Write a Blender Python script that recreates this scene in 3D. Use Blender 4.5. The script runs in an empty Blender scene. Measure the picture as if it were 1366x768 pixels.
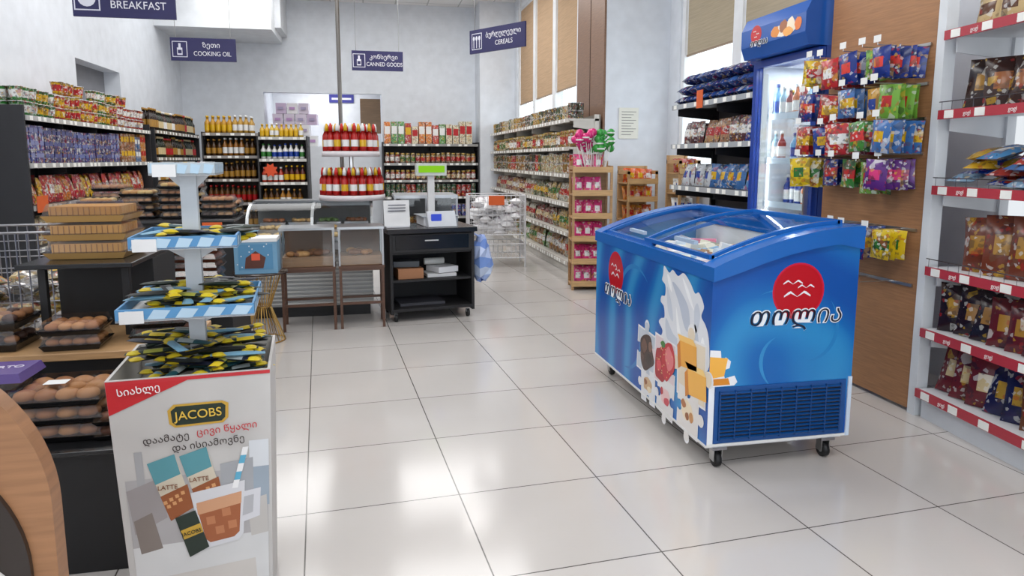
import bpy, math, random
from mathutils import Matrix, Vector
R = random.Random(7)
sc = bpy.context.scene
pi = math.pi

def lin(c):
    return tuple(((v/255)/12.92 if v/255 <= .04045 else ((v/255+.055)/1.055)**2.4) for v in c)

# ------------------------------------------------------------------ materials
def newmat(name):
    m = bpy.data.materials.new(name); m.use_nodes = True
    nt = m.node_tree; nt.nodes.clear()
    out = nt.nodes.new('ShaderNodeOutputMaterial')
    return m, nt, out
def N(nt, t, **kw):
    n = nt.nodes.new(t)
    for k, v in kw.items(): setattr(n, k, v)
    return n
def attr_mat(name, rough, metallic=0.0, var=.12, scale=6, spec=.5):
    m, nt, out = newmat(name)
    b = N(nt, 'ShaderNodeBsdfPrincipled'); a = N(nt, 'ShaderNodeAttribute'); a.attribute_name = 'Col'
    tc = N(nt, 'ShaderNodeTexCoord'); no = N(nt, 'ShaderNodeTexNoise'); no.inputs['Scale'].default_value = scale
    mr = N(nt, 'ShaderNodeMapRange'); mr.inputs['To Min'].default_value = 1-var; mr.inputs['To Max'].default_value = 1+var
    vm = N(nt, 'ShaderNodeVectorMath', operation='SCALE')
    L = nt.links.new
    L(tc.outputs['Object'], no.inputs['Vector']); L(no.outputs['Fac'], mr.inputs['Value'])
    L(a.outputs['Color'], vm.inputs[0]); L(mr.outputs[0], vm.inputs['Scale']); L(vm.outputs[0], b.inputs['Base Color'])
    b.inputs['Roughness'].default_value = rough; b.inputs['Metallic'].default_value = metallic
    b.inputs['Specular IOR Level'].default_value = spec
    L(b.outputs[0], out.inputs[0])
    return m
def print_mat(name, layers, rough=.32):
    m, nt, out = newmat(name); L = nt.links.new
    b = N(nt, 'ShaderNodeBsdfPrincipled'); a = N(nt, 'ShaderNodeAttribute'); a.attribute_name = 'Col'
    tc = N(nt, 'ShaderNodeTexCoord')
    prev = a.outputs['Color']
    for scale, thr, fac, sh in layers:
        mp = N(nt, 'ShaderNodeMapping'); mp.inputs['Location'].default_value = (sh, sh, sh)
        v = N(nt, 'ShaderNodeTexVoronoi'); v.inputs['Scale'].default_value = scale
        L(tc.outputs['Object'], mp.inputs[0]); L(mp.outputs[0], v.inputs['Vector'])
        sep = N(nt, 'ShaderNodeSeparateColor'); L(v.outputs['Color'], sep.inputs[0])
        ramp = N(nt, 'ShaderNodeValToRGB'); ramp.color_ramp.interpolation = 'CONSTANT'
        e = ramp.color_ramp.elements
        e[0].position = 0; e[0].color = (.7, .7, .66, 1)
        e[1].position = .22; e[1].color = (.6, .36, .03, 1)
        for p, c in ((.34, (.4, .02, .02, 1)), (.5, (.01, .015, .03, 1)), (.78, (.12, .07, .04, 1)), (.92, (.75, .75, .75, 1))):
            x = e.new(p); x.color = c
        L(sep.outputs[1], ramp.inputs[0])
        gt = N(nt, 'ShaderNodeMath', operation='GREATER_THAN'); gt.inputs[1].default_value = thr
        L(sep.outputs[0], gt.inputs[0])
        ml = N(nt, 'ShaderNodeMath', operation='MULTIPLY'); ml.inputs[1].default_value = fac; L(gt.outputs[0], ml.inputs[0])
        mx = N(nt, 'ShaderNodeMixRGB'); L(ml.outputs[0], mx.inputs[0]); L(prev, mx.inputs[1]); L(ramp.outputs[0], mx.inputs[2])
        prev = mx.outputs[0]
    L(prev, b.inputs['Base Color']); b.inputs['Roughness'].default_value = rough
    L(b.outputs[0], out.inputs[0]); return m
def thin_glass(name, tint, g, rough=.03, add=.5):
    m, nt, out = newmat(name); L = nt.links.new
    t = N(nt, 'ShaderNodeBsdfTransparent'); t.inputs[0].default_value = (*tint, 1)
    gl = N(nt, 'ShaderNodeBsdfGlossy'); gl.inputs['Roughness'].default_value = rough
    lw = N(nt, 'ShaderNodeLayerWeight'); lw.inputs[0].default_value = .25
    mr = N(nt, 'ShaderNodeMapRange'); mr.inputs['To Min'].default_value = g; mr.inputs['To Max'].default_value = min(1, g+add)
    L(lw.outputs['Fresnel'], mr.inputs['Value'])
    mx = N(nt, 'ShaderNodeMixShader'); L(mr.outputs[0], mx.inputs[0]); L(t.outputs[0], mx.inputs[1]); L(gl.outputs[0], mx.inputs[2])
    L(mx.outputs[0], out.inputs[0]); return m
def wood_mat():
    m, nt, out = newmat('wood_grain'); L = nt.links.new
    b = N(nt, 'ShaderNodeBsdfPrincipled'); a = N(nt, 'ShaderNodeAttribute'); a.attribute_name = 'Col'
    tc = N(nt, 'ShaderNodeTexCoord'); mp = N(nt, 'ShaderNodeMapping'); mp.inputs['Scale'].default_value = (3, 3, 45)
    no = N(nt, 'ShaderNodeTexNoise'); no.inputs['Scale'].default_value = 2.2; no.inputs['Detail'].default_value = 5
    L(tc.outputs['Object'], mp.inputs[0]); L(mp.outputs[0], no.inputs['Vector'])
    mr = N(nt, 'ShaderNodeMapRange'); mr.inputs['From Min'].default_value = .3; mr.inputs['From Max'].default_value = .7
    mr.inputs['To Min'].default_value = .8; mr.inputs['To Max'].default_value = 1.12
    vm = N(nt, 'ShaderNodeVectorMath', operation='SCALE')
    L(no.outputs['Fac'], mr.inputs['Value']); L(a.outputs['Color'], vm.inputs[0]); L(mr.outputs[0], vm.inputs['Scale'])
    L(vm.outputs[0], b.inputs['Base Color']); b.inputs['Roughness'].default_value = .45
    L(b.outputs[0], out.inputs[0]); return m
def emit_mat(name, s):
    m, nt, out = newmat(name); a = N(nt, 'ShaderNodeAttribute'); a.attribute_name = 'Col'
    e = N(nt, 'ShaderNodeEmission'); e.inputs[1].default_value = s
    nt.links.new(a.outputs['Color'], e.inputs[0]); nt.links.new(e.outputs[0], out.inputs[0]); return m
def freezer_mat():
    m, nt, out = newmat('freezer_blue_print'); L = nt.links.new
    b = N(nt, 'ShaderNodeBsdfPrincipled'); tc = N(nt, 'ShaderNodeTexCoord')
    mp = N(nt, 'ShaderNodeMapping'); mp.inputs['Location'].default_value = (-.36, .45, -.5)
    w = N(nt, 'ShaderNodeTexWave', wave_type='RINGS', rings_direction='SPHERICAL')
    w.inputs['Scale'].default_value = 1.0; w.inputs['Distortion'].default_value = 6; w.inputs['Detail'].default_value = 2; w.inputs['Detail Scale'].default_value = .8
    L(tc.outputs['Object'], mp.inputs[0]); L(mp.outputs[0], w.inputs['Vector'])
    r = N(nt, 'ShaderNodeValToRGB'); e = r.color_ramp.elements
    e[0].position = .1; e[0].color = (*lin((10, 80, 164)), 1); e[1].position = 1; e[1].color = (*lin((46, 138, 198)), 1)
    x = e.new(.6); x.color = (*lin((18, 104, 180)), 1)
    L(w.outputs['Fac'], r.inputs[0]); L(r.outputs[0], b.inputs['Base Color']); b.inputs['Roughness'].default_value = .25
    L(b.outputs[0], out.inputs[0]); return m
def blind_mat():
    m, nt, out = newmat('blind_fabric'); L = nt.links.new
    a = N(nt, 'ShaderNodeAttribute'); a.attribute_name = 'Col'
    d = N(nt, 'ShaderNodeBsdfDiffuse'); t = N(nt, 'ShaderNodeBsdfTranslucent')
    tc = N(nt, 'ShaderNodeTexCoord'); mp = N(nt, 'ShaderNodeMapping'); mp.inputs['Scale'].default_value = (1, 1, 30)
    no = N(nt, 'ShaderNodeTexNoise'); no.inputs['Scale'].default_value = 3
    mr = N(nt, 'ShaderNodeMapRange'); mr.inputs['To Min'].default_value = .8; mr.inputs['To Max'].default_value = 1.2
    vm = N(nt, 'ShaderNodeVectorMath', operation='SCALE')
    L(tc.outputs['Object'], mp.inputs[0]); L(mp.outputs[0], no.inputs['Vector']); L(no.outputs['Fac'], mr.inputs['Value'])
    L(a.outputs['Color'], vm.inputs[0]); L(mr.outputs[0], vm.inputs['Scale'])
    L(vm.outputs[0], d.inputs[0]); L(vm.outputs[0], t.inputs[0])
    mx = N(nt, 'ShaderNodeMixShader'); mx.inputs[0].default_value = .25
    L(d.outputs[0], mx.inputs[1]); L(t.outputs[0], mx.inputs[2]); L(mx.outputs[0], out.inputs[0]); return m
PAINT, GLOSS, PRINT, METAL, GLASS, WOOD, EMIT, CLEAR, FBLUE, BLIND, LED, PRINT2 = range(12)
MATS = [attr_mat('painted_surface', .55), attr_mat('glossy_plastic', .2, var=.05), print_mat('printed_packaging', ((30, .72, .55, 0), (75, .6, .6, 3.3))),
        attr_mat('brushed_metal', .3, 1.0, .08), thin_glass('clear_glass', (.97, .99, .99), .03, add=.3), wood_mat(),
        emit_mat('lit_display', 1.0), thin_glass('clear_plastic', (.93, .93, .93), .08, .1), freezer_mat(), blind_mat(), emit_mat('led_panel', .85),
        print_mat('printed_foil', ((24, .84, .5, 1.1), (60, .78, .45, 5.3)), .22)]
def floor_mat():
    m, nt, out = newmat('porcelain_floor_tiles'); L = nt.links.new
    b = N(nt, 'ShaderNodeBsdfPrincipled'); tc = N(nt, 'ShaderNodeTexCoord'); mp = N(nt, 'ShaderNodeMapping')
    mp.inputs['Rotation'].default_value = (0, 0, math.radians(-3.8)); mp.inputs['Location'].default_value = (-.5146, -2.6918, 0)
    br = N(nt, 'ShaderNodeTexBrick'); br.offset = 0; br.squash = 1
    br.inputs['Scale'].default_value = 1; br.inputs['Brick Width'].default_value = .61; br.inputs['Row Height'].default_value = .61
    br.inputs['Mortar Size'].default_value = .0028; br.inputs['Mortar Smooth'].default_value = .1
    br.inputs['Color1'].default_value = (*lin((190, 185, 181)), 1); br.inputs['Color2'].default_value = (*lin((195, 190, 186)), 1)
    br.inputs['Mortar'].default_value = (*lin((84, 80, 76)), 1)
    L(tc.outputs['Object'], mp.inputs[0]); L(mp.outputs[0], br.inputs['Vector'])
    no = N(nt, 'ShaderNodeTexNoise'); no.inputs['Scale'].default_value = 1.8; no.inputs['Detail'].default_value = 6
    L(tc.outputs['Object'], no.inputs['Vector'])
    mr = N(nt, 'ShaderNodeMapRange'); mr.inputs['To Min'].default_value = .93; mr.inputs['To Max'].default_value = 1.05
    L(no.outputs['Fac'], mr.inputs['Value'])
    vm = N(nt, 'ShaderNodeVectorMath', operation='SCALE'); L(br.outputs['Color'], vm.inputs[0]); L(mr.outputs[0], vm.inputs['Scale'])
    L(vm.outputs[0], b.inputs['Base Color'])
    mr2 = N(nt, 'ShaderNodeMapRange'); mr2.inputs['To Min'].default_value = .09; mr2.inputs['To Max'].default_value = .17
    L(no.outputs['Fac'], mr2.inputs['Value']); L(mr2.outputs[0], b.inputs['Roughness'])
    L(b.outputs[0], out.inputs[0]); return m
def ceil_mat():
    m, nt, out = newmat('ceiling_grid_panels'); L = nt.links.new
    b = N(nt, 'ShaderNodeBsdfPrincipled'); tc = N(nt, 'ShaderNodeTexCoord')
    br = N(nt, 'ShaderNodeTexBrick'); br.offset = 0; br.inputs['Scale'].default_value = 1
    br.inputs['Brick Width'].default_value = .6; br.inputs['Row Height'].default_value = .6; br.inputs['Mortar Size'].default_value = .012
    br.inputs['Color1'].default_value = (.84, .84, .84, 1); br.inputs['Color2'].default_value = (.81, .81, .81, 1); br.inputs['Mortar'].default_value = (.5, .5, .5, 1)
    L(tc.outputs['Object'], br.inputs['Vector']); L(br.outputs[0], b.inputs['Base Color']); b.inputs['Roughness'].default_value = .8
    L(b.outputs[0], out.inputs[0]); return m
FLOORM = floor_mat(); CEILM = ceil_mat()

# ------------------------------------------------------------------ mesh builder
class MB:
    def __init__(s): s.V = []; s.F = []; s.C = []; s.M = []; s.S = []
    def add(s, vs, fs, cols, mat=0, smooth=False, T=None):
        o = len(s.V)
        if T is not None: vs = [tuple(T @ Vector(v)) for v in vs]
        s.V.extend(vs)
        single = not isinstance(cols, list)
        for i, f in enumerate(fs):
            s.F.append(tuple(o+k for k in f)); s.C.append(cols if single else cols[i]); s.M.append(mat); s.S.append(smooth)
    def box(s, x0, y0, z0, x1, y1, z1, col, mat=0, T=None):
        v = [(x0,y0,z0),(x1,y0,z0),(x1,y1,z0),(x0,y1,z0),(x0,y0,z1),(x1,y0,z1),(x1,y1,z1),(x0,y1,z1)]
        s.add(v, [(0,3,2,1),(4,5,6,7),(0,1,5,4),(1,2,6,5),(2,3,7,6),(3,0,4,7)], col, mat, False, T)
    def boxr(s, c, sz, col, mat=0, rz=0, rx=0, ry=0):
        T = Matrix.Translation(c) @ Matrix.Rotation(rz, 4, 'Z') @ Matrix.Rotation(rx, 4, 'X') @ Matrix.Rotation(ry, 4, 'Y')
        a, b, d = sz[0]/2, sz[1]/2, sz[2]/2
        s.box(-a, -b, -d, a, b, d, col, mat, T)
    def frus(s, x, y, z, w0, d0, w1, d1, h, col, mat=0, T=None):
        v = [(x-w0/2,y-d0/2,z),(x+w0/2,y-d0/2,z),(x+w0/2,y+d0/2,z),(x-w0/2,y+d0/2,z),
             (x-w1/2,y-d1/2,z+h),(x+w1/2,y-d1/2,z+h),(x+w1/2,y+d1/2,z+h),(x-w1/2,y+d1/2,z+h)]
        s.add(v, [(0,3,2,1),(4,5,6,7),(0,1,5,4),(1,2,6,5),(2,3,7,6),(3,0,4,7)], col, mat, False, T)
    def lathe(s, x, y, z, prof, cols, seg=10, mat=0, T=None, smooth=True, jit=0):
        v = []; f = []; c = []
        for r, h in prof:
            for k in range(seg):
                a = 2*pi*k/seg; q = r*(1+(R.uniform(-jit, jit) if jit else 0)); v.append((x+q*math.cos(a), y+q*math.sin(a), z+h+(R.uniform(-jit,jit)*.1 if jit else 0)))
        for i in range(len(prof)-1):
            for k in range(seg):
                k2 = (k+1) % seg
                f.append((i*seg+k, i*seg+k2, (i+1)*seg+k2, (i+1)*seg+k))
                c.append(cols[i] if isinstance(cols, list) else cols)
        s.add(v, f, c, mat, smooth, T)
    def sphere(s, x, y, z, r, col, seg=10, mat=0, sz=1.0):
        n = 6
        s.lathe(x, y, z, [(max(r*math.sin(pi*i/n), .0001), -r*sz*math.cos(pi*i/n)) for i in range(n+1)], col, seg, mat)
    def tube(s, p, q, r, col, mat=3, seg=6):
        p = Vector(p); q = Vector(q); d = q-p; l = d.length
        if l < 1e-6: return
        T = Matrix.Translation(p) @ d.to_track_quat('Z', 'Y').to_matrix().to_4x4()
        s.lathe(0, 0, 0, [(.0001, 0), (r, 0), (r, l), (.0001, l)], col, seg, mat, T, False)
    def poly(s, pts, col, mat=0, T=None):
        s.add(pts, [tuple(range(len(pts)))], col, mat, False, T)
    def prism(s, pts, d0, d1, axis, col, mat=0, T=None, smooth=False):
        def m3(p, d): return (p[0], d, p[1]) if axis == 'y' else ((d, p[0], p[1]) if axis == 'x' else (p[0], p[1], d))
        n = len(pts); v = [m3(p, d0) for p in pts]+[m3(p, d1) for p in pts]
        f = [tuple(range(n)), tuple(range(2*n-1, n-1, -1))]+[(i, (i+1) % n, n+(i+1) % n, n+i) for i in range(n)]
        s.add(v, f, col, mat, smooth, T)
    def pouch(s, T, w, h, d, col, col2, mat=2):
        nu, nv = 4, 6; v = []; f = []; c = []
        for sd in (-1, 1):
            for j in range(nv+1):
                vv = j/nv
                tv = 0 if j in (0, nv) else math.sin(pi*vv)**.5
                for i in range(nu+1):
                    u = i/nu-.5
                    tu = 1-abs(2*u)**3
                    v.append((u*w*(1-.06*tv), sd*d/2*tv*tu, vv*h))
        m = (nu+1)*(nv+1)
        for k in range(2):
            for j in range(nv):
                for i in range(nu):
                    a = k*m+j*(nu+1)+i; q = (a, a+1, a+nu+2, a+nu+1)
                    f.append(q if k == 0 else q[::-1])
                    c.append(col2 if (2 <= j <= 3 and 0 < i < nu-(1 if mat == 11 else 0) and k == 0) else col)
        s.add(v, f, c, mat, True, T)
    def build(s, name, loc=(0,0,0), rz=0, bevel=0, mats=None, parent=None, rx=0):
        me = bpy.data.meshes.new(name); me.from_pydata(s.V, [], s.F)
        for m in (mats or MATS): me.materials.append(m)
        me.polygons.foreach_set('material_index', s.M if not mats else [0]*len(s.F))
        me.polygons.foreach_set('use_smooth', s.S)
        ca = me.color_attributes.new('Col', 'FLOAT_COLOR', 'CORNER')
        buf = []
        for f, c in zip(s.F, s.C):
            l = lin(c); buf.extend((l[0], l[1], l[2], 1.0)*len(f))
        ca.data.foreach_set('color', buf)
        me.update(); me.validate()
        o = bpy.data.objects.new(name, me); sc.collection.objects.link(o)
        o.location = loc; o.rotation_euler = (rx, 0, rz)
        if bevel:
            b = o.modifiers.new('bevel', 'BEVEL'); b.width = bevel; b.segments = 2; b.limit_method = 'ANGLE'; b.angle_limit = .7
        if parent: o.parent = parent
        return o
_tm = {}
def text(parent, s, loc, rot, size, col, name='lettering', align='CENTER', offset=0, shear=0, mat=None, sx=1):
    cu = bpy.data.curves.new(name, 'FONT'); cu.body = s; cu.size = size; cu.extrude = .0008; cu.align_x = align; cu.align_y = 'CENTER'
    cu.offset = offset; cu.shear = shear
    if col not in _tm:
        m, nt, out = newmat('lettering_ink'); b = N(nt, 'ShaderNodeBsdfPrincipled'); b.inputs['Base Color'].default_value = (*lin(col), 1); b.inputs['Roughness'].default_value = .4
        nt.links.new(b.outputs[0], out.inputs[0]); _tm[col] = m
    cu.materials.append(_tm[col])
    o = bpy.data.objects.new(name, cu); sc.collection.objects.link(o); o.parent = parent; o.location = loc; o.rotation_euler = rot; o.scale = (sx, 1, 1)
    return o
FRONT = (pi/2, 0, 0); LEFT = (pi/2, 0, -pi/2)
def smooth2(pts, n=5):
    out = []; m = len(pts)
    for i in range(m):
        p0, p1, p2, p3 = pts[i-1], pts[i], pts[(i+1) % m], pts[(i+2) % m]
        for k in range(n):
            t = k/n
            out.append(tuple(.5*((2*p1[j])+(-p0[j]+p2[j])*t+(2*p0[j]-5*p1[j]+4*p2[j]-p3[j])*t*t+(-p0[j]+3*p1[j]-3*p2[j]+p3[j])*t**3) for j in (0, 1)))
    return out

# palettes
RED=(175,25,30); WHITE=(225,225,223); BLACK=(22,22,24); YEL=(208,165,25); GRN=(45,110,45); BLU=(25,60,145); NAVY=(22,25,60)
ORG=(210,90,30); BRN=(85,50,30); PNK=(205,50,115); PUR=(88,42,118); TEAL=(40,130,140); CREAM=(205,185,142); GOLD=(165,122,50); DGRN=(35,58,35)

# ------------------------------------------------------------------ room
b = MB(); b.box(-3.5, -2.5, -.1, 3.75, 15.6, 0, WHITE); b.build('floor', mats=[FLOORM])
b = MB(); b.box(-3.5, -2.5, 4.3, 3.75, 15.6, 4.4, WHITE); b.build('ceiling', mats=[CEILM])
WC = (216, 221, 228)
b = MB()
b.box(-3.5, -2.5, 0, -3.3, 9.2, 4.3, WC); b.box(-3.5, 10.7, 0, -3.3, 14.2, 4.3, WC)
b.box(-3.5, 9.2, 0, -3.3, 10.7, 2.05, WC); b.box(-3.5, 9.2, 2.55, -3.3, 10.7, 4.3, WC)
b.box(-3.56, 9.15, 2.0, -3.5, 10.75, 2.6, (120, 122, 128))
b.build('wall_left')
b = MB(); x0, x1, z0, z1 = -1.88, .3, 1.62, 2.62
b.box(-3.3, 14, 0, x0, 14.2, 4.3, WC); b.box(x1, 14, 0, 2.8, 14.2, 4.3, WC)
b.box(x0, 14, 0, x1, 14.2, z0, WC); b.box(x0, 14, z1, x1, 14.2, 4.3, WC)
b.box(x0-.1, 15.4, z0-.1, x1+.1, 15.5, z1+.5, (225, 228, 232)); b.box(x0-.1, 14.2, z0-.1, x0, 15.4, z1+.5, WC); b.box(x1, 14.2, z0-.1, x1+.1, 15.4, z1+.5, WC)
b.box(x0, 14.2, z0-.1, x1, 15.4, z0, WC); b.box(x0, 14.2, z1+.4, x1, 15.4, z1+.5, WC)
wb_ = b.build('wall_back')
b = MB()
b.box(-3.5, -2.7, 0, -1.8, -2.5, 4.3, WC); b.box(2.2, -2.7, 0, 3.75, -2.5, 4.3, WC); b.box(-1.8, -2.7, 3.2, 2.2, -2.5, 4.3, WC); b.box(-1.8, -2.7, 0, 2.2, -2.5, .3, WC)
b.build('wall_front')
b = MB(); b.box(-3.3, 12.5, 3.5, -1.5, 13.99, 4.3, (222, 226, 230)); b.box(-1.5, 13.0, 3.62, -1.4, 13.99, 4.3, (210,213,217)); b.build('trim_1')
b = MB()
b.box(3.55, -2.5, 0, 3.75, 5.2, 4.3, WC); b.box(3.55, 7.7, 0, 3.75, 7.98, 4.3, WC)
b.box(3.55, 5.2, 0, 3.75, 7.7, 1.0, WC); b.box(3.55, 5.2, 4.1, 3.75, 7.7, 4.3, WC)
b.box(2.76, 7.98, 0, 3.75, 9.06, 4.3, WC)
b.box(2.8, 9.06, 0, 3.0, 9.3, 4.3, WC); b.box(2.8, 13.2, 0, 3.0, 14.2, 4.3, WC); b.box(2.13, 13.4, 0, 2.8, 14, 4.3, WC)
b.box(2.8, 9.3, 0, 3.0, 13.2, 1.0, WC); b.box(2.8, 9.3, 4.15, 3.0, 13.2, 4.3, WC)
b.build('wall_right')
b = MB(); b.box(2.735, 7.985, 0, 2.758, 9.05, 4.29, (128, 98, 78), WOOD)
b.box(2.73, 8.5, 0, 2.738, 8.51, 4.29, (70, 50, 40)); b.build('trim_2')
def window(name, x, ya, yb, za, zb, n, zblind, bcol):
    b = MB(); F = (228, 231, 234)
    b.box(x, ya, za, x+.07, yb, za+.07, F); b.box(x, ya, zb-.07, x+.07, yb, zb, F)
    for i in range(n+1):
        y = ya+(yb-ya)*i/n; b.box(x-.05, max(ya, y-.085), za, x+.08, min(yb, y+.085), zb, F)
    b.box(x, ya, zblind-.30, x+.07, yb, zblind-.26, F)
    b.box(x+.03, ya, za, x+.036, yb, zb, WHITE, GLASS)
    for i in range(n):
        y0 = ya+(yb-ya)*i/n+.09; y1 = ya+(yb-ya)*(i+1)/n-.09
        b.box(x-.02, y0, zblind, x-.015, y1, zb-.07, bcol, BLIND); b.box(x-.03, y0, zblind-.02, x-.01, y1, zblind, (150,130,110))
    return b.build(name)
window('window_1', 3.62, 5.2, 7.7, 1.0, 4.1, 2, 2.55, (188, 176, 155))
window('window_2', 2.88, 9.3, 13.2, 1.0, 4.15, 3, 2.4, (200, 174, 146))
b = MB(); b.box(2.93, 7.965, 1.62, 3.17, 7.978, 1.98, (225,225,215))
for k in range(9): b.box(2.96, 7.962, 1.93-k*.033, 3.14-(k%3)*.03, 7.966, 1.935-k*.033, (90,90,90))
b.build('paper_notice')

# ------------------------------------------------------------------ ceiling lights
def clight(x, y, sx, sy, p, z=4.24):
    b = MB(); b.box(-sx/2, -sy/2, 0, sx/2, sy/2, .05, (200,200,200)); b.box(-sx/2+.01, -sy/2+.01, -.01, sx/2-.01, sy/2-.01, 0, (255,255,255), LED)
    o = b.build('ceiling_light', loc=(x, y, z))
    l = bpy.data.lights.new('lamp', 'AREA'); l.shape = 'RECTANGLE'; l.size = sx; l.size_y = sy; l.energy = p; l.color = (1, .99, .975)
    lo = bpy.data.objects.new('lamp', l); sc.collection.objects.link(lo); lo.parent = o; lo.location = (0, 0, -.03)
for (x, y, p) in ((-1.6, .2, 48), (1.6, .2, 52), (-1.6, 4.4, 48), (1.6, 4.4, 44), (-1.6, 8.2, 50), (1.1, 8.2, 42), (-1.7, 11.4, 40), (1.3, 11.4, 40)):
    clight(x, y, 1.8, 1.8, p)
clight(-1.05, 12.6, .9, .06, 5); clight(1.5, 10.1, .35, .08, 4)
clight(-.8, 14.8, 1.2, .15, 14, 2.95)  # extra unseen lamp, added to brighten the alcove behind the back wall

# ------------------------------------------------------------------ product generators
YAW = [0]
def can(b, x, y, z, h, r, c, k): b.lathe(x, y, z, [(.0001,0),(r,0),(r,h*.08),(r,h*.92),(r,h),(.0001,h)], [(150,150,150),(150,150,150),c,(160,160,160),(175,175,175)], 9, PRINT)
def jar(b, x, y, z, h, r, c, k):
    b.lathe(x, y, z, [(.0001,0),(r,0),(r,h*.2),(r,h*.62),(r,h*.74),(r*.75,h*.82),(r*.82,h*.82),(r*.82,h),(.0001,h)], [c,c,k,c,c,k,(180,150,60),(170,140,50)], 9, PRINT)
def bottle(b, x, y, z, h, r, c, k, cap=None):
    cap = cap or k
    b.lathe(x, y, z, [(.0001,0),(r,0),(r,h*.15),(r,h*.48),(r,h*.6),(r*.35,h*.76),(r*.33,h*.9),(r*.42,h*.9),(r*.42,h),(.0001,h)], [c,c,k,c,c,c,cap,cap,cap], 9, GLOSS)
def cup(b, x, y, z, h, r, c, k): b.lathe(x, y, z, [(.0001,0),(r*.72,0),(r*.8,h*.25),(r*.93,h*.75),(r,h*.95),(r*1.05,h*.95),(r*1.05,h),(.0001,h)], [c,c,k,c,c,WHITE,k], 10, PRINT)
def carton(b, x, y, z, h, r, c, k):
    b.box(x-r*.95, y-r, z, x+r*.95, y+r, z+h, c, PRINT); b.box(x-r*.8, y-r-.001, z+h*.45, x+r*.8, y-r, z+h*.8, k, PAINT)
def pouchp(b, x, y, z, h, r, c, k, mat=2):
    T = Matrix.Translation((x, y, z)) @ Matrix.Rotation(YAW[0]+R.uniform(-.25, .25), 4, 'Z') @ Matrix.Rotation(R.uniform(-.3, -.05), 4, 'X') @ Matrix.Rotation(R.uniform(-.08, .08), 4, 'Y')
    b.pouch(T, r*2, h, r*.9, c, k, mat)
def foil(b, x, y, z, h, r, c, k): pouchp(b, x, y, z, h, r, c, k, PRINT2)
KIND = dict(can=can, jar=jar, bottle=bottle, cup=cup, carton=carton, pouch=pouchp, foil=foil)
def fill(b, kind, xa, xb, z, pal, h=.2, r=.04, rows=2, stack=1, y0=.03, gap=1.08, run=(2,4), jit=.06, skip=0):
    x = xa+r
    while x < xb-r:
        c, k = R.choice(pal); n = R.randint(*run); hh = h*R.uniform(1-jit, 1+jit)
        for _ in range(n):
            if x > xb-r: break
            if R.random() >= skip:
                for q in range(rows):
                    for s in range(stack):
                        KIND[kind](b, x, y0+r+q*r*2.1+R.uniform(0, .01), z+.002+s*hh*1.01, hh, r, c, k)
            x += r*2*gap
def shelf(name, loc, rz, L, depth, H, levels, fc, bc, rail, ends=True, backmat=PAINT, tags=True, mid=True, board=None, tagstep=(.11,.16,.22)):
    b = MB(); board = board or fc
    b.box(0, depth-.02, 0, L, depth, H, bc, backmat)
    if ends:
        b.box(-.025, 0, 0, 0, depth, H, fc); b.box(L, 0, 0, L+.025, depth, H, fc)
    else:
        for x in (0, L-.03): b.box(x, depth-.07, 0, x+.03, depth-.02, H, fc)
    n = max(1, round(L/1.0))
    for i in range(1, n): b.box(L*i/n-.015, depth-.05, 0, L*i/n+.015, depth-.02, H, fc)
    b.box(0, .03, 0, L, depth-.02, .1, fc)
    for z in levels:
        b.box(0, 0, z-.025, L, depth-.02, z, board)
        b.box(0, -.014, z-.042, L, 0, z+.004, rail, GLOSS)
        for i in range(n+1):
            x = min(max(L*i/n, .01), L-.01); b.prism([(.05, z-.1), (depth-.02, z-.14), (depth-.02, z-.02), (.05, z-.02)], x-.004, x+.004, 'x', fc)
        if tags:
            x = .05
            while x < L-.08:
                b.box(x, -.018, z-.038, x+.06, -.0145, z, (235,235,230)); x += R.choice(tagstep)
    return b.build(name, loc, rz)

# ------------------------------------------------------------------ left wall shelving
DK = (38, 38, 42)
loc = (-2.93, 6.95, 0); rz = pi/2
so = shelf('supermarket_shelf', loc, rz, 3.6, .35, 1.85, [.2, .58, .96, 1.34, 1.76], DK, (60,60,66), (175,175,173))
b = MB(); b.box(.02, -.026, .9, .24, -.021, 1.05, ORG); b.build('price_card', parent=so)
b = MB(); fill(b, 'cup', .03, 3.55, 1.76, [(RED,WHITE),(GRN,YEL),((190,60,40),YEL),((60,130,60),WHITE),((200,180,80),RED)], .125, .058, 2, 2, run=(1,3)); fill(b, 'cup', .9, 3.0, 2.02, [(GRN,YEL),(YEL,RED),((60,130,60),WHITE)], .12, .058, 1, 1, skip=.3); b.build('noodle_cups', loc, rz)
b = MB(); fill(b, 'carton', .03, 2.5, 1.34, [((58,68,130),(100,110,160)),((48,52,105),(80,84,130)),((68,78,140),(125,130,170))], .11, .045, 2, 3, run=(3,7))
fill(b, 'carton', 2.52, 3.55, 1.34, [((170,60,50),WHITE),((200,130,50),RED),((60,110,160),WHITE),((150,100,60),YEL)], .17, .05, 2, 2, run=(2,3)); b.build('boxed_pasta', loc, rz)
b = MB(); fill(b, 'pouch', .03, 3.55, .96, [(RED,YEL),((185,40,40),WHITE),(YEL,RED),((200,115,40),RED),((175,30,50),CREAM)], .25, .07, 2, gap=.75); b.build('snack_bags', loc, rz)
b = MB(); fill(b, 'pouch', .03, 3.55, .58, [(YEL,RED),(CREAM,BRN),((120,60,40),YEL)], .24, .075, 2)
fill(b, 'carton', .03, 3.55, .2, [(CREAM,BRN),(WHITE,RED)], .2, .06, 2); b.build('grocery_packs', loc, rz)
loc = (-2.9, 10.7, 0)
shelf('supermarket_shelf', loc, rz, 2.6, .38, 1.8, [.25, .65, 1.03, 1.4, 1.78], DK, (45,42,42), (150,140,130))
b = MB()
for z in (.25, .65, 1.03, 1.4, 1.78): fill(b, 'bottle', .03, 2.55, z, [((40,25,18),GOLD),((28,38,22),CREAM),((60,30,20),WHITE),((90,60,20),RED)], .3, .04, 2, run=(2,5))
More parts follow.
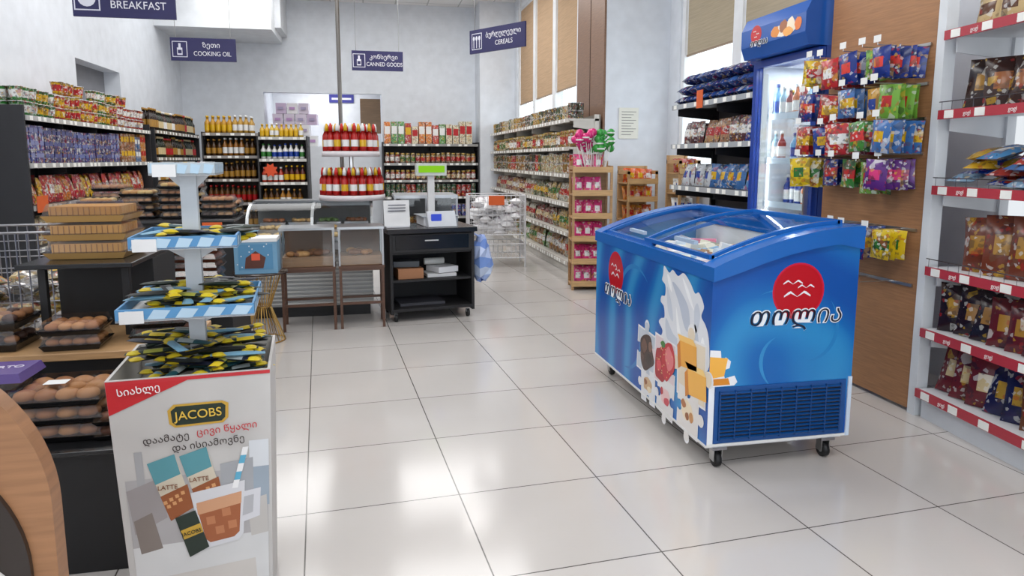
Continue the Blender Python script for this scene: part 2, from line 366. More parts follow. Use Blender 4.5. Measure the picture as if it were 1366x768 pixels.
b.build('wine_bottles', loc, rz)
loc = (-1.72, 12.0, 0)
so = shelf('supermarket_shelf', loc, 0, .74, .5, 1.75, [.25, .62, 1.0, 1.38, 1.73], (45,45,48), (75,70,66), (185,185,180))
b = MB(); b.prism([(.17+.12*(1 if i%2 else .65)*math.cos(pi*i/8), 1.2+.12*(1 if i%2 else .65)*math.sin(pi*i/8)) for i in range(16)], -.03, -.026, 'y', (215,75,30)); b.build('price_star', parent=so)
b = MB(); fill(b, 'bottle', .02, .72, 1.73, [((205,165,55),YEL),((205,175,75),WHITE)], .22, .035, 2)
fill(b, 'bottle', .02, .72, 1.38, [(WHITE,BLU),((215,215,205),RED),(WHITE,GRN)], .24, .04, 2)
fill(b, 'bottle', .02, .72, 1.0, [((180,60,40),WHITE),((90,40,30),YEL),((195,100,40),WHITE)], .26, .04, 2)
for z in (.25, .62): fill(b, 'bottle', .02, .72, z, [((80,50,20),GOLD),((160,110,40),WHITE)], .28, .042, 2)
b.build('vinegar_bottles', loc, 0)
loc = (-2.62, 12.3, 0)
shelf('supermarket_shelf', loc, 0, .86, .5, 1.82, [.25, .66, 1.05, 1.43, 1.8], (42,42,45), (70,60,50), (150,145,140))
b = MB()
for z, p in ((1.8,[((190,140,40),YEL),((60,35,20),YEL),((180,140,60),WHITE)]),(1.43,[((140,90,30),WHITE),((70,45,20),GOLD)]),(1.05,[((60,35,15),GOLD),((170,120,50),WHITE)]),(.66,[((35,22,15),WHITE),((95,60,25),RED)]),(.25,[((60,40,20),GOLD)])):
    fill(b, 'bottle', .02, .84, z, p, .28, .04, 2, run=(3,6))
b.build('beer_bottles', loc, 0)
loc = (.3, 13.5, 0)
shelf('supermarket_shelf', loc, 0, 1.8, .45, 1.7, [.28, .66, .98, 1.3, 1.66], (40,40,44), (50,50,52), (150,150,148))
b = MB(); fill(b, 'carton', .02, 1.78, 1.66, [(WHITE,GRN),((195,60,50),WHITE),((80,145,70),WHITE),((210,120,40),WHITE),((215,205,175),RED),(RED,YEL)], .38, .06, 2, run=(1,2), jit=.14); b.build('cereal_boxes', loc, 0)
b = MB(); fill(b, 'jar', .02, 1.78, 1.3, [((170,160,135),GRN),((150,140,110),RED),((130,40,30),WHITE),((60,40,25),CREAM)], .19, .045, 2)
fill(b, 'jar', .02, 1.78, .98, [((140,40,30),WHITE),((140,110,70),GRN),((90,30,25),CREAM)], .18, .045, 2)
fill(b, 'can', .02, 1.78, .66, [(DGRN,YEL),(RED,WHITE),((40,90,60),WHITE)], .12, .045, 2, 2)
fill(b, 'can', .02, 1.78, .28, [(RED,YEL),(BLU,WHITE)], .12, .045, 2, 2); b.build('preserve_jars', loc, 0)
b = MB()
for i in range(4):
    for j in range(4-(i % 2)*1):
        x = -1.66+j*.21+(i % 2)*.06; b.boxr((x, 14.35, 1.725+i*.205), (.19, .3, .2), R.choice([(222,219,222),(206,194,210),(192,172,198),(222,222,222)]), GLOSS, R.uniform(-.05,.05))
        b.box(x-.05, 14.17, 1.70+i*.205, x+.05, 14.175, 1.75+i*.205, R.choice([(178,140,186),(200,190,210),(160,150,180)]), PAINT)
b.build('toilet_paper_packs')
b = MB(); b.box(-.12, 14.9, 1.9, .29, 14.93, 2.6, (120,95,70), WOOD); b.tube((.1,14.91,1.625),(.1,14.91,1.9),.015,(120,120,120)); b.build('notice_board')
b = MB(); b.box(-.75, 15.37, 2.55, -.25, 15.395, 2.72, (60,60,140), GLOSS); b.box(-.7, 15.366, 2.61, -.3, 15.369, 2.65, (220,220,230)); b.build('aisle_plate', parent=wb_)

# ------------------------------------------------------------------ right aisle shelf
loc = (2.33, 13.35, 0); rz = -pi/2; LL = 5.35
LV = [.15, .5, .85, 1.2, 1.52, 1.85]
shelf('supermarket_shelf', loc, rz, LL, .38, 1.9, LV, (200,197,190), (130,125,118), (195,190,182), ends=False)
b = MB(); P1 = [((160,130,55),RED),((60,80,45),CREAM),((130,98,45),WHITE),((170,160,125),GRN),((60,60,40),YEL)]
fill(b, 'can', .03, LL, 1.85, P1, .09, .04, 2, 2); fill(b, 'jar', .03, LL, 1.52, P1, .2, .043, 2); fill(b, 'can', .03, LL, 1.2, P1+[(RED,WHITE)], .12, .045, 2, 2)
b.build('canned_goods', loc, rz)
b = MB(); P2 = [((180,155,95),GRN),((80,95,55),YEL),((145,104,58),WHITE),((170,170,155),RED),((115,50,40),CREAM)]
fill(b, 'pouch', .03, LL, .85, P2, .22, .065, 2); fill(b, 'pouch', .03, LL, .5, P2, .22, .07, 2); fill(b, 'pouch', .03, LL, .15, P2+[((80,140,60),WHITE)], .24, .08, 2)
b.build('cereal_bags', loc, rz)

# ------------------------------------------------------------------ hanging signs
def sign(name, c, w, h, rz, s1, s2, icon):
    NV = (40,38,88)
    b = MB(); b.box(-w/2, -.012, 0, w/2, .012, h, NV); W = (225,225,235)
    for x in (-w*.42, w*.42): b.tube((x, 0, h), (x, 0, 4.3-c[2]), .004, (150,150,150))
    X = -w*.36; s = h/.32
    b.box(X-.1*s, -.014, .05*s, X+.1*s, -.013, .27*s, W); b.box(X-.09*s, -.0155, .06*s, X+.09*s, -.0145, .26*s, NV)
    if icon == 'bowl':
        b.prism([(X+.07*s*math.cos(a), .15*s+.07*s*math.sin(a)) for a in [pi+pi*i/8 for i in range(9)]], -.018, -.016, 'y', W)
        for k in range(5): b.sphere(X-.05*s+k*.025*s, -.017, .175*s, .012*s, W, 6)
    elif icon == 'spoon':
        for k in (-1, 0, 1):
            b.prism([(X+k*.055*s+.02*s*math.cos(a), .2*s+.032*s*math.sin(a)) for a in [2*pi*i/10 for i in range(10)]], -.018, -.016, 'y', W)
            b.box(X+k*.055*s-.006*s, -.018, .07*s, X+k*.055*s+.006*s, -.016, .18*s, W)
    else:
        b.box(X-.035*s, -.018, .08*s, X+.035*s, -.016, .18*s, W); b.box(X-.015*s, -.018, .18*s, X+.015*s, -.016, .24*s, W); b.box(X-.025*s, -.0195, .1*s, X+.025*s, -.0185, .15*s, NV)
    o = b.build(name, c, rz)
    n2 = min(1, 9/len(s2))
    text(o, s1, (.12*w, -.0135, h*.69), FRONT, h*.3, (235,235,240), sx=.95); text(o, s2, (.135*w, -.0135, h*.32), FRONT, h*.28, (235,235,240), sx=.95*n2**.5)
sign('hanging_aisle_sign', (-2.22, 7.5, 2.71), .9, .36, 0, 'საუზმე', 'BREAKFAST', 'bowl')
sign('hanging_aisle_sign', (-2.26, 11.0, 2.77), .88, .32, 0, 'ზეთი', 'COOKING OIL', 'oil')
sign('hanging_aisle_sign', (.21, 12.2, 2.84), .84, .32, 0, 'კონსერვი', 'CANNED GOODS', 'can')
sign('hanging_aisle_sign', (1.5, 8.17, 2.62), .9, .27, math.atan2(-.741, .511), 'ბურღულეული', 'CEREALS', 'spoon')

# ------------------------------------------------------------------ ice cream freezer
def build_freezer():
    W, L = .705, 1.55; FB = (20, 100, 190); RB = (26, 98, 178); b = MB()
    def top(u): return .905+.165*math.sin(u*pi/2)**.9 if u > 0 else .905
    b.box(.012, .031, .1, W-.012, L-.031, .62, WHITE)
    b.box(0, .03, .12, .03, L-.03, .88, FB, FBLUE); b.box(W-.03, .03, .12, W, L-.03, .99, FB, FBLUE)
    pr = [(0, .12), (W, .12)]+[(W*(1-i/10), top(1-i/10)-.04) for i in range(11)]
    b.prism(pr, 0, .03, 'y', FB, FBLUE); b.prism(pr, L-.03, L, 'y', FB, FBLUE)
    b.box(.031, .031, .62, .036, L-.031, .88, (225,230,235)); b.box(W-.036, .031, .62, W-.031, L-.031, .98, (225,230,235))
    n = 14; ov = .006
    for y0, y1 in ((-.02, .09), (L-.09, L+.02)):
        pts = [(-ov, .862)]+[(-ov+(W+2*ov)*i/n, top(i/n)+.018) for i in range(n+1)]+[(W+ov, .985)]+[(W*(1-i/6), top(1-i/6)-.055) for i in range(1, 6)]
        b.prism(pts, y0, y1, 'y', RB, GLOSS)
    b.box(-ov, .09, .862, .035, L-.09, .925, RB, GLOSS); b.box(W-.05, .09, .985, W+ov, L-.09, top(1)+.018, RB, GLOSS)
    def lid(y0, y1, dz, ua, ub):
        m = 12; us = [ua+(ub-ua)*i/m for i in range(m+1)]
        v = [(W*u, y, top(u)+dz) for y in (y0, y1) for u in us]
        b.add(v, [(i, i+1, m+2+i, m+1+i) for i in range(m)], WHITE, GLASS, True)
        for (ya, yb) in ((y0, y0+.022), (y1-.022, y1)):
            v = [(W*u, y, top(u)+dz+z) for y, z in ((ya,-.004),(yb,-.004),(yb,.012),(ya,.012)) for u in us]
            f = []
            for k in range(4):
                k2 = (k+1) % 4
                f += [(k*(m+1)+i, k*(m+1)+i+1, k2*(m+1)+i+1, k2*(m+1)+i) for i in range(m)]
            b.add(v, f, RB, GLOSS)
        for u in (ua, ub):
            b.box(W*u-.012, y0, top(u)+dz-.006, W*u+.012, y1, top(u)+dz+.014, RB, GLOSS)
        b.box(W*.12, y0+(y1-y0)*.35, top(.12)+dz+.012, W*.15, y0+(y1-y0)*.65, top(.12)+dz+.03, (180,200,220), GLOSS)
    lid(.1, .84, .022, .06, .95); lid(.74, L-.1, .003, .06, .95)
    for i in range(5):
        b.tube((.04, .1+i*.34, .83), (W-.04, .1+i*.34, .83), .004, (220,220,220))
    for _ in range(320):
        x = R.uniform(.08, W-.09); y = R.uniform(.09, L-.09)
        b.boxr((x, y, R.uniform(.70, .79)+.12*x/W), (.06, .15, .035), R.choice([(250,250,250),(215,228,240),(240,236,224),(225,130,160),(160,200,236),(235,230,210),(245,245,250),(190,150,110)]), PAINT, R.uniform(0, 3), R.uniform(-.3,.3))
    gx0, gx1, gz0, gz1 = .03, .675, .135, .39
    b.box(gx0, -.006, gz0, gx1, 0, gz1, (18,76,142)); b.box(gx0+.02, -.008, gz0+.02, gx1-.03, -.006, gz1-.02, (5,12,28))
    k = 13
    for i in range(k):
        z = gz0+.025+(gz1-gz0-.05)*i/(k-1); b.boxr(((gx0+gx1)/2-.005, -.012, z), (gx1-gx0-.05, .012, .004), (18,70,130), GLOSS, 0, .5)
    for i in range(9):
        x = gx0+.02+(gx1-gx0-.05)*i/8; b.box(x-.003, -.016, gz0+.015, x+.003, -.006, gz1-.015, (16,64,122), GLOSS)
    b.box(.0, -.004, .12, W, 0, .132, WHITE); b.box(W-.018, -.006, .12, W+.001, 0, .40, (200,215,232))
    b.box(-.003, .0, .115, 0, L, .126, WHITE)
    for x in (.08, W-.08):
        for y in (.06, L-.1):
            b.box(x-.035, y-.035, .088, x+.035, y+.035, .1, (170,170,175), METAL)
            b.box(x-.022, y-.02, .03, x-.018, y+.02, .09, (190,190,190), METAL); b.box(x+.018, y-.02, .03, x+.022, y+.02, .09, (190,190,190), METAL)
            T = Matrix.Translation((x-.014, y, .036)) @ Matrix.Rotation(pi/2, 4, 'Y')
            b.lathe(0, 0, 0, [(.0001,0),(.015,0),(.036,.002),(.036,.026),(.015,.028),(.0001,.028)], [(180,180,180),BLACK,BLACK,BLACK,(180,180,180)], 18, PAINT, T)
    S = lambda s, z, o: (-.0005-o, s, z)
    E = lambda x, z, o: (x, -.0005-o, z)
    def shape(f, pts, o, col, mat=GLOSS): b.poly([f(p[0], p[1], o) for p in (pts if f is E else pts[::-1])], col, mat)
    def circ(f, cx, cz, r, o, col, n=32, k=1): shape(f, [(cx+r*math.cos(2*pi*i/n), cz+k*r*math.sin(2*pi*i/n)) for i in range(n)], o, col)
    def swirl(f, cx, cz, a0, a1, r0, r1, w, col, o, k=1):
        m = 16; up = []; dn = []
        for i in range(m+1):
            t = i/m; a = a0+(a1-a0)*t; r = r0+(r1-r0)*t; ww = w*math.sin(pi*t)
            up.append((cx+(r+ww)*math.cos(a), cz+k*(r+ww)*math.sin(a))); dn.append((cx+r*math.cos(a), cz+k*r*math.sin(a)))
        up = [(p[0], min(max(p[1], .14), .85)) for p in up]; dn = [(p[0], min(max(p[1], .14), .85)) for p in dn]
        b.poly([f(p[0], p[1], o) for p in up+dn[::-1]], col, GLOSS)
    swirl(E, .40, .55, .3, 2.2, .14, .30, .018, (44,132,194), .0002); swirl(E, .40, .55, 2.6, 4.2, .1, .2, .02, (50,140,200), .0002); swirl(E, .42, .6, -1.2, .8, .12, .22, .02, (40,126,190), .0003)
    swirl(S, .95, .5, .3, 2.4, .16, .34, .03, (38,124,190), .0002); swirl(S, .95, .48, 3.0, 5.0, .12, .3, .03, (34,116,184), .0002)
    def logo(f, cx, cz, r, sg):
        circ(f, cx, cz, r*1.07, .0005, (200,30,60)); circ(f, cx, cz, r, .001, (185,20,34))
        for (dx, dz, w) in ((-.25,.28,.4),(.3,.12,.34),(-.05,-.2,.55)):
            X, Z = cx+dx*r*sg, cz+dz*r; a = w*r
            up = [(X+sg*t*a, Z+a*.42*(1-abs(abs(t)-.55)/.55)) for t in [-1+i/6 for i in range(13)]]
            dn = [(X+sg*t*a, Z+a*.26*(1-abs(abs(t)-.5)/.5)-a*.03) for t in [1-i/6 for i in range(13)]]
            for i in range(12):
                q = [up[i], up[i+1], dn[11-i], dn[12-i]]
                b.poly([f(p[0], p[1], .0016) for p in q], (235,235,240), GLOSS)
    logo(E, .41, .805, .118, 1); logo(S, 1.19, .71, .118, -1)
    def jig(cx, cz, s, ang, tabs):
        pts = []
        c4 = [(-.5,-.5),(.5,-.5),(.5,.5),(-.5,.5)]
        for e in range(4):
            p, q = Vector(c4[e]), Vector(c4[(e+1) % 4]); d = q-p; n = Vector((d.y, -d.x))*tabs[e]
            pts.append(p); pts.append(p+d*.4)
            for k in range(1, 12):
                a = pi*1.25-(pi*1.5)*k/12
                pts.append(p+d*(.5+.13*math.cos(a))+n*(.1+.13*math.sin(a)))
            pts.append(p+d*.6)
        co, si = math.cos(ang), math.sin(ang)
        return [(cx+s*(p.x*co-p.y*si), cz+s*(p.x*si+p.y*co)) for p in pts]
    def blob(f, cx, cz, r, o, col, sd, k=1, lo=.75, hi=1.1, n=9):
        rr = random.Random(sd); shape(f, smooth2([(cx+r*(rr.uniform(lo,hi))*math.cos(2*pi*i/n), cz+k*r*rr.uniform(lo,hi)*math.sin(2*pi*i/n)) for i in range(n)], 4), o, col)
    milk = [(.50,.855),(.44,.83),(.40,.85),(.34,.83),(.28,.853),(.21,.82),(.16,.78),(.12,.79),(.07,.74),(.09,.69),(.05,.66),(.02,.62),(.005,.55),(.01,.47),(.12,.40),(.32,.38),(.52,.42),(.55,.47),(.51,.5),(.50,.53),(.545,.56),(.52,.585),(.48,.6),(.49,.65),(.53,.67),(.52,.70),(.48,.71),(.48,.76),(.52,.78),(.51,.81)]
    shape(S, smooth2(milk), .0006, (226,229,235))
    for pl, c in (([(.40,.79),(.32,.77),(.22,.70),(.2,.60),(.25,.6),(.32,.7)], (192,200,215)), ([(.15,.64),(.1,.54),(.14,.45),(.2,.5)], (196,204,217)), ([(.29,.83),(.22,.78),(.16,.7),(.23,.75)], (246,248,251)),
                  ([(.46,.6),(.37,.54),(.26,.52),(.3,.49),(.44,.5)], (198,206,219)), ([(.35,.68),(.30,.58),(.25,.5),(.32,.54)], (247,249,251)), ([(.13,.74),(.10,.68),(.14,.6),(.16,.7)], (204,211,223)), ([(.46,.76),(.40,.68),(.38,.6),(.44,.64)], (206,213,225)), ([(.07,.6),(.04,.54),(.06,.46),(.09,.54)], (246,248,250)), ([(.46,.82),(.42,.80),(.40,.74),(.44,.77)], (248,249,251))):
        shape(S, smooth2(pl), .001, c)
    P = [(S,.70,.36,.23,.05,(1,-1,1,1),(192,201,213)),(S,.66,.185,.18,-.05,(-1,1,-1,1),(226,228,232)),(S,.46,.37,.24,.03,(-1,1,-1,-1),(222,204,208)),
         (S,.44,.2,.19,.08,(1,-1,1,-1),(226,224,224)),(S,.17,.42,.28,-.04,(-1,1,1,1),(230,216,194)),(S,.19,.22,.21,.02,(1,-1,-1,1),(230,226,222))]
    for i, (f, cx, cz, s, a, tb, col) in enumerate(P):
        shape(f, jig(cx, cz, s*1.05, a, tb), .0011+i*.0001, (236,236,238)); shape(f, jig(cx, cz, s*.97, a, tb), .0018+i*.0001, col)
    rr = random.Random(3)
    blob(S,.69,.36,.105,.0026,(60,36,30),1); blob(S,.72,.39,.04,.003,(98,66,54),2); blob(S,.66,.33,.035,.003,(38,22,18),8); blob(S,.74,.32,.03,.003,(84,54,44),9); blob(S,.64,.4,.03,.003,(120,86,70),21)
    blob(S,.51,.35,.075,.0026,(165,22,36),3,1.4); blob(S,.42,.39,.085,.0029,(190,34,48),4,1.2); blob(S,.405,.40,.048,.0032,(224,118,122),5,1.3); blob(S,.52,.34,.03,.0032,(214,70,80),23,1.2)
    for i in range(24): circ(S, .46+rr.uniform(-.09,.09), .38+rr.uniform(-.08,.07), .004, .0035, (240,190,130), 6)
    blob(S,.48,.46,.03,.0033,(60,120,50),6,.6)
    for (pl, c) in (([(.29,.53),(.12,.54),(.11,.43),(.27,.41)], (238,168,60)), ([(.29,.53),(.27,.41),(.30,.39),(.32,.50)], (205,120,30)), ([(.29,.53),(.32,.555),(.16,.565),(.12,.54)], (250,200,110)),
                    ([(.20,.42),(.02,.43),(.01,.32),(.18,.30)], (244,180,75)), ([(.20,.42),(.18,.30),(.215,.28),(.23,.39)], (212,130,36)), ([(.20,.42),(.23,.445),(.05,.455),(.02,.43)], (252,212,130))):
        shape(S, pl, .0032, c)
    blob(S,.66,.19,.06,.0026,(205,170,130),11,.7); blob(S,.64,.17,.03,.003,(232,214,180),12,.6); blob(S,.69,.2,.022,.003,(150,96,60),13,.8)
    blob(S,.44,.2,.065,.0026,(236,196,196),14,.7); blob(S,.42,.18,.03,.003,(205,70,84),15,.8); blob(S,.48,.22,.02,.003,(180,40,50),16)
    blob(S,.19,.22,.07,.0026,(240,222,190),17,.7); blob(S,.15,.2,.025,.003,(200,140,80),18); blob(S,.23,.24,.03,.003,(176,110,60),19,.7); blob(S,.19,.19,.02,.003,(150,90,50),20)
    pe = [(0,.56),(.05,.555),(.055,.51),(.075,.525),(.1,.505),(.095,.475),(.06,.465),(.075,.43),(.12,.44),(.135,.41),(.12,.395),(0,.393)]
    shape(E, pe[::-1], .0008, (236,236,240)); shape(E, [(0,.43),(.07,.44),(.085,.52),(0,.53)], .0014, (244,180,75)); shape(E, [(0,.40),(.1,.40),(.09,.43),(0,.43)], .0014, (216,136,40))
    shape(E, [(0,.13),(.028,.13),(.028,.393),(0,.393)], .0008, (232,235,240))
    o = b.build('ice_cream_freezer', (1.43, 2.70, 0))
    for (p, q, rt) in (((.40, -.004, .695), (.40, -.0062, .695), FRONT), ((-.0055, 1.15, .595), (-.0077, 1.15, .595), LEFT)):
        text(o, 'თოლია', p, rt, .118, (235,240,245), 'logo_outline', offset=.0035, shear=.2)
        text(o, 'თოლია', q, rt, .118, (20,15,40), 'logo_text', shear=.2, offset=-.0012)
build_freezer()

# ------------------------------------------------------------------ drinks fridge
b = MB(); BL = (25, 60, 145); L, D, H = .78, .6, 2.1; WI = (228,234,240)
b.box(0, .03, .1, .028, D, H, BL, GLOSS); b.box(L-.028, .03, .1, L, D, H, BL, GLOSS); b.box(.03, D-.03, .1, L-.03, D, H, WI)
b.box(.03, .03, .1, L-.03, D-.03, .28, BL, GLOSS); b.box(.03, .03, H-.04, L-.03, D-.03, H, BL, GLOSS)
b.box(.029, .04, .28, .036, D-.03, H-.04, WI); b.box(L-.036, .04, .28, L-.029, D-.03, H-.04, WI)
b.box(0, -.02, .3, .045, .025, H-.01, BL, GLOSS); b.box(L-.055, -.02, .3, L, .025, H-.01, BL, GLOSS); b.box(.045, -.02, .3, L-.055, .025, .36, BL, GLOSS); b.box(.045, -.02, H-.06, L-.055, .025, H-.01, BL, GLOSS)
b.box(.045, 0, .36, L-.055, .006, H-.06, WHITE, GLASS); b.box(.04, .045, .36, .075, .06, H-.1, (235,245,255), LED); b.box(L-.08, .045, .36, L-.06, .06, H-.1, (235,245,255), LED)
b.box(L-.05, -.05, .9, L-.035, -.02, 1.4, (190,195,200), METAL)
for z in (.4, .72, 1.04, 1.36, 1.68):
    for i in range(9): b.tube((.037, .09+i*.055, z), (L-.037, .09+i*.055, z), .004, WHITE, PAINT, 4)
    b.box(.037, .075, z-.015, L-.037, .08, z+.03, (190,205,220))
    for i in range(8):
        for q in range(3):
            if R.random() < (.85 if i > 3 else .55):
                bottle(b, .1+i*.08, .13+q*.12, z+.006, R.choice((.2,.22,.24)), .031, *R.choice([((110,160,200),BLU),(BLU,WHITE),((150,185,205),WHITE),((35,100,60),YEL),((140,30,30),WHITE),((205,110,40),WHITE)]))
hd = [(-.10,H),(-.13,H+.08),(-.13,H+.2),(-.09,H+.28),(0,H+.31),(D,H+.31),(D,H)]
b.prism(hd, 0, L, 'x', (28,84,164), GLOSS)
def disc(x, z, rx_, rz_, c, o, n=20, sd=None):
    rr = random.Random(sd or 1); pts = [(x+rx_*(1 if sd is None else rr.uniform(.8,1.1))*math.cos(2*pi*i/n), H+z+rz_*(1 if sd is None else rr.uniform(.8,1.1))*math.sin(2*pi*i/n)) for i in range(n)]
    b.poly([(p[0], -.1305-o, p[1]) for p in pts], c, GLOSS)
disc(.2,.155,.07,.062,(190,28,34),.0005)
for k, (dx, dz) in enumerate(((-.02,.02),(.02,.0),(-.005,-.02))): b.poly([(.2+dx-.02,-.1315,H+.155+dz),(.2+dx-.01,-.1315,H+.163+dz),(.2+dx,-.1315,H+.158+dz),(.2+dx+.01,-.1315,H+.163+dz),(.2+dx+.02,-.1315,H+.155+dz)],WHITE,GLOSS)
for (x,z,r,s,c,o,sd) in ((.55,.13,.17,.045,(238,228,214),.0005,1),(.44,.13,.05,.04,(222,140,60),.001,2),(.54,.15,.05,.045,(160,96,56),.0012,3),(.62,.15,.05,.05,(240,225,200),.0014,4),(.7,.14,.04,.045,(226,120,50),.0016,5),(.59,.11,.06,.03,(240,170,90),.0018,6)):
    disc(x,z,r,s,c,o,14,sd)
for x in (.08, L-.08):
    for y in (.1, D-.1): b.lathe(x, y, 0, [(.0001,0),(.03,0),(.03,.1),(.0001,.1)], BLACK, 10)
o = b.build('drinks_refrigerator', (2.86, 4.87, 0), -pi/2)
text(o, 'თოლია', (.24, -.134, H+.095), FRONT, .06, (235,240,245), shear=.2, offset=.003); text(o, 'თოლია', (.24, -.136, H+.095), FRONT, .06, (15,15,30), shear=.2)
l = bpy.data.lights.new('fridge_lamp', 'AREA'); l.shape = 'RECTANGLE'; l.size = .5; l.size_y = .35; l.energy = 5; l.color = (.92,.97,1)
lo = bpy.data.objects.new('fridge_lamp', l); sc.collection.objects.link(lo); lo.parent = o; lo.location = (L/2, .3, H-.06)
for xx, ry in ((.09, -pi/2), (L-.09, pi/2)):
    l = bpy.data.lights.new('fridge_lamp', 'AREA'); l.shape = 'RECTANGLE'; l.size = 1.5; l.size_y = .03; l.energy = 4.5; l.color = (.92,.97,1)
    lo = bpy.data.objects.new('fridge_lamp', l); sc.collection.objects.link(lo); lo.parent = o; lo.location = (xx, .07, 1.2); lo.rotation_euler = (0, ry, 0)

# ------------------------------------------------------------------ snack pegboard
b = MB(); L = .87
b.box(0, 0, .02, L, .03, 2.6, (162,116,78), WOOD); b.box(L-.012, -.01, 0, L+.04, .06, 2.6, (214,218,222))
for z in (1.97, 1.77, 1.59, 1.41, 1.0, .7): b.box(.02, -.012, z-.008, L-.05, -.002, z+.008, (190,190,190), METAL)
rows = [(1.98, 5), (1.77, 5), (1.58, 5), (1.38, 5), (1.0, 3)]
hooks = []
for z, n in rows:
    for i in range(n):
        x = (.09+i*.165 if n > 4 else .40+i*.155)+R.uniform(-.012,.012); zz = z+R.uniform(-.012,.012)
        hooks.append((x, zz)); ln = R.uniform(.2,.27)
        b.tube((x, 0, zz), (x, -ln, zz), .003, (200,200,200)); b.tube((x, -ln, zz), (x, -ln, zz+.03), .002, (200,200,200)); b.boxr((x, -ln-.004, zz+.03), (.052, .002, .035), (232,232,229))
for i in range(4): b.tube((.15+i*.17, 0, .7), (.15+i*.17, -.2, .7), .003, (200,200,200))
b.build('snack_display_panel', (2.88, 4.03, 0), -pi/2)
b = MB(); CB = [((206,172,20),RED),((170,30,32),YEL),((28,58,135),YEL),((60,130,50),(195,40,40)),((28,105,52),WHITE),((24,48,125),(210,60,50)),((210,180,30),GRN),((180,40,45),WHITE),((195,145,40),BLU),((110,160,58),RED),((58,105,165),YEL)]
for x, z in hooks:
    c, k = R.choice(CB)
    if z < 1.5 and z > 1.2 and x > .7: c, k = PUR, PNK
    w_, h_ = R.choice([(.14,.175),(.13,.16),(.15,.17)])
    for d in range(R.randint(3,5)):
        T = Matrix.Translation((x+R.uniform(-.008,.008), -.045-d*.045, z-h_-.006)) @ Matrix.Rotation(R.uniform(-.1,.6), 4, 'Z') @ Matrix.Rotation(R.uniform(-.1,.1), 4, 'Y')
        b.pouch(T, w_, h_, .038, c, k, PRINT2 if R.random() < .5 else PRINT)
b.build('candy_bags', (2.88, 4.03, 0), -pi/2)

# ------------------------------------------------------------------ right near shelf
rz = -pi/2-math.radians(5.5); loc = (2.86, 3.10, 0); L = 2.2; RL = (172,54,66)
LV = [.16, .49, .82, 1.24, 1.62, 2.01]
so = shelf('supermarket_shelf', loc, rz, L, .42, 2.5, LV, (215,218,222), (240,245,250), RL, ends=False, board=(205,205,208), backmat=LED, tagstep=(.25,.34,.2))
for z in LV:
    for i in range(8): text(so, 'gogi', (.2+i*.27, -.0155, z-.02), FRONT, .03, (235,215,215), 'rail_lettering')
YAW[0] = .55
def pch(pal, z, h, r, rows, gap=.95, xa=.02, xb=L, y0=.02):
    b = MB(); fill(b, 'foil', xa, xb, z, pal, h, r, rows, gap=gap, run=(1,3), y0=y0); return b
b = pch([((45,25,20),GOLD),((50,28,24),(150,90,50)),((30,20,25),(120,80,50))], 1.62, .25, .085, 2, xa=.06, gap=.72); b.build('chocolate_bags', loc, rz)
b = MB()
for i in range(110):
    x = .08+i*.018+R.uniform(0,.02); y = R.uniform(.0,.22)
    T = Matrix.Translation((x, y, 1.25+R.uniform(0,.15))) @ Matrix.Rotation(R.uniform(-.7,.7), 4, 'Z') @ Matrix.Rotation(-pi/2+.3, 4, 'X')
    b.pouch(T, .16, .17, .05, *R.choice([(BLU,WHITE),((70,105,155),WHITE),((190,150,40),RED),((60,115,160),WHITE),((120,150,175),BLU),((150,55,45),YEL)]), PRINT2)
b.build('cookie_packets', loc, rz)
b = pch([((125,64,36),(180,130,90)),((140,74,48),(90,45,30)),((105,50,32),GOLD)], .82, .29, .1, 2, xa=.12, gap=.66); b.build('crisp_bags', loc, rz)
b = pch([((95,24,34),(170,140,110)),((24,26,62),(150,40,45)),((92,28,36),GOLD),((60,24,46),(140,70,60)),((34,20,30),(150,110,60))], .49, .245, .085, 3, gap=.62); b.build('coffee_bags', loc, rz)
b = pch([((28,30,72),(170,135,50)),((100,32,42),CREAM),((62,38,72),(150,50,50)),((96,58,36),RED),((24,28,60),(140,40,50))], .16, .255, .092, 3, gap=.6); b.build('candy_sacks', loc, rz)
YAW[0] = .3
b = MB(); fill(b, 'foil', .03, L, 2.01, [((190,165,120),BRN),((150,110,75),CREAM),((190,180,160),RED)], .17, .09, 2, gap=.8); b.build('bread_rusk_bags', loc, rz)
YAW[0] = 0
b = MB()
for z in LV[3:5]+[.82]:
    zz = z
    for i in range(int(L/.07)): b.tube((.02+i*.07, -.01, zz), (.02+i*.07, -.01, zz+.045), .0015, (90,90,95), METAL, 4)
    b.tube((0, -.01, zz+.045), (L, -.01, zz+.045), .0025, (90,90,95), METAL, 4)
b.build('shelf_fence_wire', parent=so)

# ------------------------------------------------------------------ cookie rack by window
loc = (3.0, 6.62, 0); rz = -pi/2; L = 1.62
so = shelf('biscuit_rack', loc, rz, L, .5, 1.95, [.3, .7, 1.12, 1.52, 1.9], (42,42,46), (80,80,84), (160,165,170), ends=False)
b = MB(); b.box(.55, -.024, 1.84, .67, -.02, 2.0, ORG); b.build('price_card', parent=so)
b = MB()
for s in range(3):
    for i in range(10-s):
        for q in range(2):
            T = Matrix.Translation((.08+i*.155+s*.05, .02+q*.22, 1.935+s*.095)) @ Matrix.Rotation(R.uniform(-.2,.2), 4, 'Z') @ Matrix.Rotation(-pi/2+.1, 4, 'X')
            b.pouch(T, .16, .22, .1, *R.choice([((38,66,130),(60,96,160)),((56,92,155),BRN),((32,50,110),(120,80,60)),((48,78,140),WHITE)]), PRINT2)
b.build('biscuit_packs', loc, rz)
b = MB(); fill(b, 'pouch', .03, L, 1.52, [((150,60,50),CREAM),((90,50,60),WHITE),(BLU,WHITE),((170,130,100),RED)], .22, .07, 3)
